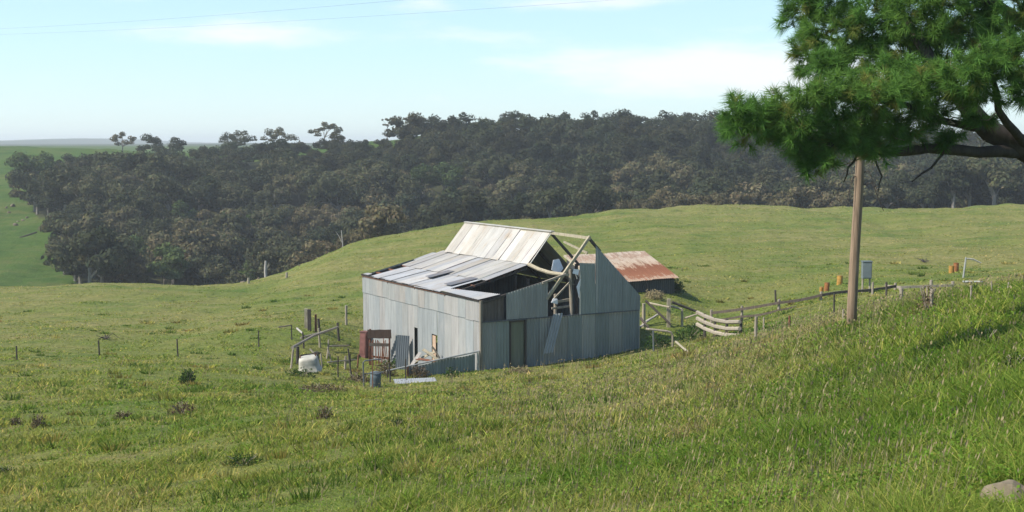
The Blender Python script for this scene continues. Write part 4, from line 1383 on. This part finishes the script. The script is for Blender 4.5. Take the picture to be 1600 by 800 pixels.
# rocks
def rock(px, py, w_, h_, label, group=None, seed=0, mat='rock'):
    P = hit(px, py, 5, 300)
    s = P[1] / F_PX
    g = np.random.default_rng(seed + int(px) * 7 + int(py))
    n1, n2 = 14, 9
    vs, fs = [], []
    f1 = g.normal(size=(5, 3)); ph = g.uniform(0, 6, 5)
    for j in range(n2 + 1):
        for i in range(n1):
            a, b = 2 * math.pi * i / n1, math.pi * j / n2
            d = np.array([math.cos(a) * math.sin(b), math.sin(a) * math.sin(b), math.cos(b)])
            r = 1 + .13 * sum(math.sin(3 * (f1[k] @ d) + ph[k]) for k in range(5)) / 1.6
            vs.append(d * r * np.array([w_ / 2, w_ / 2.4, h_]) * s)
    for j in range(n2):
        for i in range(n1):
            fs.append((j * n1 + i, j * n1 + n1 + i, j * n1 + n1 + (i + 1) % n1, j * n1 + (i + 1) % n1))
    o = MB().add(vs, fs).build('rock', M[mat]); o.location = P - np.array([0, 0, h_ * s * (.3 if w_ < 50 else .1)]); o.rotation_euler = (0, 0, g.uniform(0, 6))
    return tag(o, label, 'rock', group)


BOULDER = hit(1580, 778)
rock(1582, 778, 104, 24, 'flat pale grey boulder half sunk in the grass of the near bank')
RG = 'pale rocks scattered along the gully edges'
for i, (px, py, w_, h_) in enumerate(((392, 437, 9, 4), (399, 434, 8, 5), (404, 436, 6, 3), (414, 428, 9, 3), (423, 425, 12, 4), (380, 441, 8, 3), (472, 411, 5, 4), (388, 441, 5, 5), (410, 433, 5, 3), (431, 424, 5, 3), (468, 417, 4, 3))):
    rock(px, py, w_, h_, 'small pale rock among others along the brow of the paddock above the gully', RG, i)
for i, (px, py, w_, h_) in enumerate(((20, 321, 8, 3), (14, 333, 7, 3), (24, 352, 9, 4), (36, 345, 7, 4), (42, 341, 6, 3), (28, 348, 5, 3), (10, 328, 5, 3), (84, 398, 6, 4), (88, 392, 5, 4))):
    rock(px, py, w_, h_, 'small pale rock among others on the steep left paddock beside the wood', RG + ' far left', i)
log_px((31, 372), (57, 363), 4, 'fallen dark log on the steep green slope at far left', 'darkwood', up=(1, 1))
post_px(449, 434, 426, 4, 'short grey stump on the brow of the paddock near the pale rocks', None, 'timber')
post_px(389, 443, 434, 4, 'pale stump post at the low end of the brow', None, 'palewood')

# ------------------------------------------------------------------ pine at the right, trunk just outside the view
YP, KY = 17.0 * 1.13, 1.13
pine_x = (1790 - 800) / F_PX * YP
PT = np.array([pine_x, YP, gz(pine_x, YP)])
pine = thing('pine_tree', PT, 'big pine leaning in from the right with long green needle boughs', 'tree')


def loc(px, py, Y):
    return at(px, py, Y * KY) - PT


tb, fork = np.array([0, 0, -.5]), loc(1735, 330, 17.0)
MB().pole([tb, np.array([-.05, 0, 1.0]), (fork + np.array([.0, 0, 1.4])) / 2, fork, loc(1730, 120, 17.3), loc(1700, -120, 17.6), loc(1690, -420, 17.8), loc(1700, -760, 18)], .42, .08, 14, .08).build('trunk', M['pinebark'], pine, True)
pxs = YP / F_PX / 2
LIMBS = [
    ([(1735, 330, 17), (1660, 268, 16.8), (1600, 232, 16.6), (1545, 205, 16.5), (1512, 168, 16.4), (1478, 128, 16.4), (1440, 70, 16.6), (1400, 10, 16.9), (1370, -60, 17.2)], 46, 9),
    ([(1600, 238, 16.6), (1530, 238, 16.3), (1450, 232, 16.1), (1390, 238, 15.9), (1320, 232, 15.8), (1260, 220, 15.7), (1200, 202, 15.6), (1150, 188, 15.6)], 20, 5),
    ([(1545, 205, 16.5), (1480, 190, 16.0), (1420, 165, 15.7), (1350, 150, 15.5), (1270, 138, 15.4)], 13, 4),
    ([(1610, 235, 16.6), (1585, 205, 16.2), (1560, 172, 15.8), (1550, 120, 15.4), (1530, 70, 15.2)], 15, 5),
    ([(1478, 128, 16.4), (1400, 95, 16.8), (1320, 70, 17.2), (1250, 40, 17.5)], 14, 4),
    ([(1730, 120, 17.3), (1640, 60, 17.0), (1560, 10, 16.7), (1480, -40, 16.4), (1380, -80, 16.2)], 24, 6),
    ([(1700, -120, 17.6), (1600, -160, 17.6), (1480, -180, 17.4)], 20, 6),
    ([(1730, 150, 17.3), (1850, 70, 17.6), (1960, 20, 17.8)], 24, 6),
    ([(1700, -120, 17.6), (1800, -180, 17.8), (1920, -210, 18)], 20, 6),
    ([(1480, 232, 16.2), (1455, 262, 16.1), (1425, 284, 16.0)], 5, 2),
    ([(1340, 238, 15.8), (1325, 262, 15.7), (1318, 285, 15.7)], 4, 1.5),
    ([(1365, 240, 15.9), (1378, 275, 15.8), (1372, 300, 15.8)], 3.5, 1.2),
]
for k, (pts, w0, w1) in enumerate(LIMBS):
    P = [loc(*p) for p in pts]
    # smooth the limb a little between its joints
    Q = []
    for a, b_ in zip(P[:-1], P[1:]):
        Q += [a, a + (b_ - a) * .5 + np.array([random.uniform(-.03, .03) for _ in range(3)])]
    Q.append(P[-1])
    MB().pole(Q, w0 * pxs, w1 * pxs, 9, .1).build('branch', M['pinebark'], pine, True)
TW = MB()
for k in range(46):
    l, w0, w1 = LIMBS[random.choice([1, 1, 2, 2, 0, 3])]
    i = random.randrange(1, len(l) - 1)
    a = loc(*l[i]); q = a + np.array([random.uniform(-.7, .2), random.uniform(-.5, .4), random.uniform(-.25, .3)])
    TW.pole([a, (a + q) / 2 + np.array([0, 0, random.uniform(-.08, .08)]), q, q + np.array([random.uniform(-.25, .05), 0, random.uniform(-.1, .18)])], .014, .004, 5)
tw = TW.build('bare_twigs', M['twig'], pine)
tw['kind'] = 'stuff'

# needle pads: (column, row, half width, half height, distance)
PADS = [(1250, 12, 36, 42, 17.3), (1290, -20, 70, 55, 17.2), (1300, 55, 62, 46, 17.0), (1262, 82, 30, 40, 17.2), (1360, 30, 75, 55, 16.8), (1345, 92, 62, 34, 16.8),
        (1430, 20, 75, 55, 16.7), (1418, 84, 56, 32, 16.9), (1500, 10, 80, 60, 16.6), (1490, 66, 60, 34, 16.7), (1570, 10, 75, 50, 16.8), (1560, 60, 50, 28, 16.9),
        (1148, 182, 26, 36, 15.5), (1178, 192, 40, 42, 15.6), (1212, 170, 38, 26, 15.7), (1238, 190, 52, 38, 15.6), (1262, 148, 38, 26, 15.4), (1300, 146, 50, 34, 15.5),
        (1312, 188, 62, 38, 15.7), (1360, 152, 60, 40, 15.5), (1378, 200, 56, 26, 15.9), (1420, 142, 60, 38, 15.6), (1450, 178, 40, 22, 16.0),
        (1462, 132, 55, 36, 15.7), (1508, 118, 52, 36, 15.3), (1550, 104, 56, 40, 15.2), (1588, 84, 44, 38, 15.1), (1600, 138, 36, 26, 15.5), (1530, 150, 40, 16, 15.6),
        (1255, 238, 26, 14, 15.6), (1263, 262, 16, 14, 15.6), (1300, 226, 46, 14, 15.7), (1340, 222, 46, 20, 15.6), (1372, 236, 30, 12, 15.6), (1290, 250, 18, 14, 15.5), (1530, 186, 30, 12, 16.0), (1420, 205, 40, 16, 15.9), (1240, 205, 40, 24, 15.5),
        (1480, 215, 26, 12, 16.1), (1300, 100, 40, 30, 16.4), (1400, 115, 60, 30, 16.2),
        (1700, 70, 110, 80, 16.8), (1640, 20, 70, 60, 16.8), (1650, 110, 40, 40, 15.6), (1780, 20, 100, 80, 17.2), (1900, 40, 100, 70, 17.6), (1660, -100, 110, 70, 17.2),
        (1520, -110, 110, 60, 17.2), (1390, -90, 90, 60, 16.8), (1560, -200, 110, 60, 17.5), (1800, -140, 120, 80, 17.6), (1700, -280, 130, 90, 17.8), (1690, -460, 110, 90, 18),
        (1700, -640, 80, 80, 18), (1930, -200, 90, 60, 18)]
g5 = np.random.default_rng(55)


def shoot_verts(p, d, L, nn, nl, g):
    """one pine shoot: needles swept forward round a short stem"""
    d = d / np.linalg.norm(d)
    t = g.uniform(0.0, 1, nn)
    base = p + d * (t * L)[:, None]
    a = g.normal(size=(nn, 3)); a -= (a @ d)[:, None] * d; a /= np.linalg.norm(a, axis=1)[:, None]
    nd = a * g.uniform(.55, 1.0, nn)[:, None] + d * g.uniform(.45, 1.1, nn)[:, None]
    nd /= np.linalg.norm(nd, axis=1)[:, None]
    ln = nl * g.uniform(.75, 1.15, nn)
    s = np.cross(nd, g.normal(size=(nn, 3))); s /= np.linalg.norm(s, axis=1)[:, None]
    wv = .005
    tip = base + nd * ln[:, None]; tip[:, 2] -= ln * .2
    return np.stack([base - s * wv, base + s * wv, tip], 1).reshape(-1, 3)


nv, ntone = [], []
for (px, py, rx, ry, Y) in PADS:
    s = Y * KY / F_PX
    rx_, rz_p = rx * s, ry * s
    ryd = max(.35, rx_ * .9)
    vol = rx * ry
    onf = px < 1640 and py > -60
    cnt = int(vol / (35 if onf else 80)) + 10
    c = loc(px, py, Y)
    for _ in range(cnt):
        d = g5.normal(size=3); d /= np.linalg.norm(d)
        rr = g5.uniform(0.15, 1) ** .5
        p = c + d * rr * np.array([rx_, ryd, rz_p]) * .93
        dd = d * np.array([1, 1, .7]) + np.array([-.25, -.1, .45]) + g5.normal(size=3) * .35
        L = g5.uniform(.10, .22)
        k = 64 if onf else 26
        nv.append(shoot_verts(p - dd * .08, dd, L, k, .19 if onf else .18, g5))
        tn = np.array([1.0, 1.0, 1.0]) * g5.uniform(.7, 1.3)
        if g5.random() < .07: tn = np.array([1.5, .9, 1.1])
        ntone.append(np.repeat(tn[None], 3 * k, 0))
nv, ntone = np.concatenate(nv), np.concatenate(ntone)
print('needles', len(nv) // 3)
me = fast_mesh('foliage', nv, np.arange(len(nv)), np.full(len(nv) // 3, 3), ntone)
me.materials.append(M['pine'])
fo = link(bpy.data.objects.new('foliage', me), pine)

# ------------------------------------------------------------------ grass on the near slopes
def clump(x, y, lam, seed):
    g = np.random.default_rng(seed)
    s = 0
    for k in range(6):
        a = g.uniform(0, 6.28); q = 2 * math.pi / (lam * g.uniform(.6, 1.7))
        s = s + np.sin(q * (x * math.cos(a) + y * math.sin(a)) + g.uniform(0, 6) + 1.2 * np.sin(q * .7 * (x * math.sin(a) - y * math.cos(a))))
    return s / 3.0


g6 = np.random.default_rng(66)
NB = 880000
r = np.exp(g6.uniform(math.log(4.6), math.log(172), NB))
th = g6.uniform(-.5, .52, NB)
x, y = r * np.sin(th), r * np.cos(th)
cl1, cl2 = clump(x, y, 1.3, 1), clump(x, y, 5.0, 2)
keep = g6.random(NB) < np.clip(.78 + .2 * cl1 + .06 * cl2, .3, 1)
keep &= np.hypot(x - BOULDER[0], y - BOULDER[1]) > .22
# nothing grows on the barn and shed floors
bu = (x - B0[0]) * Ux[0] + (y - B0[1]) * Ux[1]; bv = (x - B0[0]) * Vx[0] + (y - B0[1]) * Vx[1]
keep &= ~((bu > -.02) & (bu < 8.7) & (bv > -.05) & (bv < 14.3))
x, y, r, cl1, cl2 = x[keep], y[keep], r[keep], cl1[keep], cl2[keep]
NB = len(x)
z = ground(x, y)
bank = np.clip((3.0 * x - y + 14) / 16, 0, 1) * np.clip((52 - y) / 20, 0, 1)
h = (.075 + .05 * np.clip(cl2, -1, 1.5) + .05 * np.clip(cl1, -1, 1.5) + .11 * bank) * g6.uniform(.35, 1.5, NB) * np.clip(1.1 - r / 160, .4, 1)
h *= np.clip(.62 + (r - 7) / 30, .62, 1)
h = np.maximum(h, .035)
wd = np.maximum(.0035, .00062 * r) * g6.uniform(.6, 1.3, NB)
az = g6.uniform(0, 2 * math.pi, NB)
side = np.stack([np.cos(az), np.sin(az), np.zeros(NB)], -1)
la = g6.uniform(0, 2 * math.pi, NB)
lean_v = np.stack([np.cos(la), np.sin(la), np.zeros(NB)], -1) * (h * g6.uniform(.2, 1.7, NB))[:, None]
b0 = np.stack([x, y, z - .02], -1)
up = np.array([0, 0, 1.0])
mid = b0 + up * (h * .6)[:, None] + lean_v * .35
tip = b0 + up * h[:, None] + lean_v
V = np.stack([b0 - side * wd[:, None], b0 + side * wd[:, None], mid - side * (wd * .7)[:, None], mid + side * (wd * .7)[:, None], tip], 1).reshape(-1, 3)
i5 = np.arange(NB) * 5
F = np.stack([i5, i5 + 1, i5 + 3, i5 + 2, i5 + 2, i5 + 3, i5 + 4], 1).ravel()
SZ = np.tile([4, 3], NB)
tn = g6.uniform(.72, 1.3, (NB, 1)) * np.array([[1.0, 1.0, 1.0]])
straw = g6.random(NB) < (.13 + .10 * np.clip(-cl2, 0, 1))
tn[straw] = np.array([1.9, 1.5, 1.7]) * g6.uniform(.8, 1.3, (straw.sum(), 1))
lushm = g6.random(NB) < .2
tn[lushm] *= np.array([.72, .98, .6])
me = fast_mesh('grass', V, F, SZ, np.repeat(tn, 5, 0))
me.materials.append(M['grass'])
tag(link(bpy.data.objects.new('grass', me)), 'rough green and straw coloured pasture grass on the near slopes', 'grass', kind='stuff')

# rank tussocks left by the stock
NTU = 1300
r = np.exp(g6.uniform(math.log(14), math.log(95), NTU)); th = g6.uniform(-.5, .5, NTU)
x, y = r * np.sin(th), r * np.cos(th)
bu = (x - B0[0]) * Ux[0] + (y - B0[1]) * Ux[1]; bv = (x - B0[0]) * Vx[0] + (y - B0[1]) * Vx[1]
keep = ~((bu > -.6) & (bu < 9.2) & (bv > -.6) & (bv < 14.8)) & (g6.random(NTU) < np.clip(.5 + .5 * clump(x, y, 14, 31), .05, 1))
x, y, r = x[keep], y[keep], r[keep]; NTU = len(x); nb = 34
rad = np.repeat(g6.uniform(.10, .38, NTU), nb); hh_ = np.repeat(g6.uniform(.10, .26, NTU), nb)
ang = g6.uniform(0, 6.28, NTU * nb); q = g6.uniform(0, 1, NTU * nb) ** .7
bx, by = np.repeat(x, nb) + np.cos(ang) * rad * q * 1.3, np.repeat(y, nb) + np.sin(ang) * rad * q
b0 = np.stack([bx, by, ground(bx, by) - .02], -1)
hb_ = hh_ * g6.uniform(.5, 1.1, NTU * nb)
tip = b0 + np.stack([np.cos(ang) * hb_ * q * .9, np.sin(ang) * hb_ * q * .9, hb_], -1)
sa = g6.uniform(0, 6.28, NTU * nb)
side = np.stack([np.cos(sa), np.sin(sa), np.zeros_like(sa)], -1) * np.maximum(.006, .0009 * np.repeat(r, nb))[:, None]
V = np.stack([b0 - side, b0 + side, tip], 1).reshape(-1, 3)
kind = np.repeat(g6.random(NTU), nb)[:, None]
tn = np.where(kind < .55, np.array([[.5, .68, .5]]), np.where(kind < .8, np.array([[1.0, .78, .9]]), np.array([[1.5, 1.3, 1.4]]))) * g6.uniform(.7, 1.25, (NTU * nb, 1))
me = fast_mesh('tussocks', V, np.arange(len(V)), np.full(len(V) // 3, 3), np.repeat(tn, 3, 0))
me.materials.append(M['grass'])
tag(link(bpy.data.objects.new('tussocks', me)), 'dark and rusty ungrazed tussocks dotted over the paddock', 'tussocks', kind='stuff')

# broad-leaved clover and herbs between the grass
NC = 320000
r = np.exp(g6.uniform(math.log(4.8), math.log(45), NC)); th = g6.uniform(-.5, .52, NC)
x, y = r * np.sin(th), r * np.cos(th)
lush_w = np.clip((3.0 * x - y + 18) / 18, 0.12, 1) * np.clip(.45 + .75 * clump(x, y, 2.6, 21), 0, 1)
keep = g6.random(NC) < lush_w
keep &= np.hypot(x - BOULDER[0], y - BOULDER[1]) > .26
x, y, r = x[keep], y[keep], r[keep]
NC = len(x)
p_ = np.stack([x, y, ground(x, y) + g6.uniform(.01, .13, NC)], -1)
a = g6.normal(size=(NC, 3)); a[:, 2] *= .5; a /= np.linalg.norm(a, axis=1)[:, None]
b_ = g6.normal(size=(NC, 3)); b_[:, 2] *= .5; b_ -= (b_ * a).sum(1)[:, None] * a; b_ /= np.linalg.norm(b_, axis=1)[:, None]
sz = (np.maximum(.014, .0011 * r) * g6.uniform(.6, 1.4, NC))[:, None]
V = np.stack([p_ - a * sz, p_ - b_ * sz * .7, p_ + a * sz, p_ + b_ * sz * .7], 1).reshape(-1, 3)
tn = g6.uniform(.65, 1.25, (NC, 1)) * np.array([[.78, 1.05, .7]])
me = crown_mesh('clover', V, np.repeat(tn, 4, 0), M['grass'])
tag(link(bpy.data.objects.new('clover', me)), 'low broad-leaved clover and herbs among the grass of the bank', 'clover', kind='stuff')

# dry seeding stalks, thickest along the brow under the pole
NS = 34000
r = np.exp(g6.uniform(math.log(7), math.log(58), NS)); th = g6.uniform(-.48, .5, NS)
x, y = r * np.sin(th), r * np.cos(th)
brow_w = np.exp(-((x * .9 + 24 - y) / 14.0) ** 2) * np.clip((x + 3) / 6, 0, 1)
keep = g6.random(NS) < np.clip(.07 + .8 * brow_w + .12 * clump(x, y, 4, 9) + .5 * np.exp(-((y - 51 - .5 * x) / 3.5) ** 2) * (x > -7) * (x < 9), 0, 1)
bu = (x - B0[0]) * Ux[0] + (y - B0[1]) * Ux[1]; bv = (x - B0[0]) * Vx[0] + (y - B0[1]) * Vx[1]
keep &= ~((bu > -.05) & (bu < 8.7) & (bv > -.08) & (bv < 14.3))
x, y, r = x[keep], y[keep], r[keep]
NS = len(x); z = ground(x, y)
h = g6.uniform(.12, .36, NS); wd = np.maximum(.0025, .00035 * r)
b0 = np.stack([x, y, z - .02], -1)
la = g6.uniform(0, 6.28, NS)
tip = b0 + np.stack([np.cos(la) * h * .25 + h * .15, np.sin(la) * h * .25, h], -1)
side = np.stack([np.cos(la + 1.57), np.sin(la + 1.57), np.zeros(NS)], -1)
hd = tip + (tip - b0) * (.12 + .12 * g6.random(NS))[:, None]
mdh = (tip + hd) / 2
V = np.stack([b0 - side * wd[:, None], b0 + side * wd[:, None], tip, tip - side * 0, mdh - side * (wd * 1.9)[:, None], hd, mdh + side * (wd * 1.9)[:, None]], 1).reshape(-1, 3)
i7 = np.arange(NS) * 7
F = np.stack([i7, i7 + 1, i7 + 2, i7 + 3, i7 + 4, i7 + 5, i7 + 6], 1).ravel()
me = fast_mesh('seeding_grass', V, F, np.tile([3, 4], NS), np.repeat(g6.uniform(.7, 1.2, (NS, 1)) * np.ones((1, 3)), 7, 0))
me.materials.append(M['stalk'])
tag(link(bpy.data.objects.new('seeding_grass', me)), 'dry pale seeding grass stalks along the brow of the bank', 'dry grass', kind='stuff')


# ------------------------------------------------------------------ weeds, thistles and shrubs one can tell apart
def weed(px, py, wpx, hpx, mat, label, n=420, name='weed', cat='weed', group=None, stems=5):
    P = hit(px, py, 5, 300)
    s = P[1] / F_PX
    g = np.random.default_rng(int(px * 3 + py))
    t = thing(name, P, label, cat, group)
    d = g.normal(size=(n, 3)); d /= np.linalg.norm(d, axis=1)[:, None]; d[:, 2] = np.abs(d[:, 2])
    k = g.uniform(.2, 1, n) ** .5
    k *= 1 + .25 * np.sin(d[:, 0] * 6 + px) * np.cos(d[:, 1] * 5)
    p = d * k[:, None] * np.array([wpx / 2, wpx / 2.4, hpx]) * s + np.array([0, 0, .01])
    tn = np.clip(g.normal(1, .2, (n, 1)), .5, 1.6) * np.ones((1, 3))
    v, tt = rand_quads(n, p, max(.022, 2.2 * s), tn, g, aspect=.35)
    o = link(bpy.data.objects.new('foliage', crown_mesh('foliage', v, tt, M[mat])), t)
    mm = MB()
    for i in range(stems):
        a = g.uniform(0, 6.28)
        mm.pole([(0, 0, -.05), (math.cos(a) * wpx * s * .2, math.sin(a) * wpx * s * .2, hpx * s * .5), (math.cos(a) * wpx * s * .38, math.sin(a) * wpx * s * .38, hpx * s * .9)], .012, .005, 5)
    mm.build('stem', M['twig'], t)
    return t


weed(293, 599, 28, 22, 'weed', 'round dark grey-green bush casting a shadow in the left paddock', 700, 'bush', 'bush')
weed(380, 727, 62, 18, 'weed', 'wide low dark green leafy weed in the lower left grass', 600)
weed(622, 670, 30, 16, 'weed', 'small dark green thistle in the grass below the barn', 380)
weed(508, 655, 30, 22, 'dock', 'brown dried dock plant in the grass below the tub', 300, 'dock_plant', 'weed')
weed(60, 669, 26, 22, 'dock', 'tall brown dried dock plant near the left edge', 280, 'dock_plant', 'weed')
weed(24, 664, 24, 12, 'dock', 'low brown dried weed at the far left edge', 220, 'dock_plant', 'weed')
weed(285, 648, 46, 20, 'dock', 'broad brownish dead thistle patch below the round bush', 420, 'dock_plant', 'weed')
weed(192, 655, 36, 12, 'dock', 'flat brown weed patch between the two dried docks', 260, 'dock_plant', 'weed')
weed(10, 740, 34, 10, 'weed', 'dark green weed flat on the grass in the bottom left corner', 240)
weed(1448, 488, 34, 44, 'dock', 'dry brown branching weed around the thick post', 420, 'dock_plant', 'weed', stems=12)
weed(1022, 468, 40, 14, 'stalk', 'pale dry grass tussock in front of the rusty shed', 420, 'tussock', 'tussock')
weed(1075, 533, 60, 22, 'weed', 'dark green nettle patch inside the yard by the pipe gate', 700)
weed(1030, 545, 44, 26, 'weed', 'dark green weeds in the shade of the barn end', 600)
weed(1090, 520, 36, 14, 'weed', 'green weeds under the planked rails', 360)
weed(812, 583, 40, 10, 'stalk', 'pale dry tussock at the foot of the barn doorway', 360, 'tussock', 'tussock')
weed(705, 590, 26, 16, 'weed', 'green thistle standing against the low iron wall', 260)
weed(620, 575, 60, 14, 'weed', 'green weeds behind the flat iron sheet', 420)
weed(470, 588, 60, 12, 'weed', 'green weeds growing round the foot of the white tub', 420)
weed(1540, 540, 46, 30, 'weed', 'leafy green weed on the shaded bank under the pine', 520)
weed(1585, 580, 40, 26, 'weed', 'broad leafed weed at the right edge of the bank', 420)

weed(562, 598, 44, 16, 'dock', 'tangle of brown bramble canes between the pipe gate and the red cabinet', 420, 'bramble', 'bramble', stems=14)
weed(603, 588, 40, 20, 'dock', 'brown bramble canes growing in front of the rusty rack', 420, 'bramble', 'bramble', stems=14)
weed(655, 590, 34, 18, 'dock', 'brown bramble canes at the left end of the low iron wall', 360, 'bramble', 'bramble', stems=12)
weed(1056, 458, 30, 24, 'weed', 'dark bush against the right end of the rusty shed', 700, 'bush', 'bush')
weed(500, 612, 90, 9, 'dock', 'low reddish brown dead weeds below the yard posts', 700)
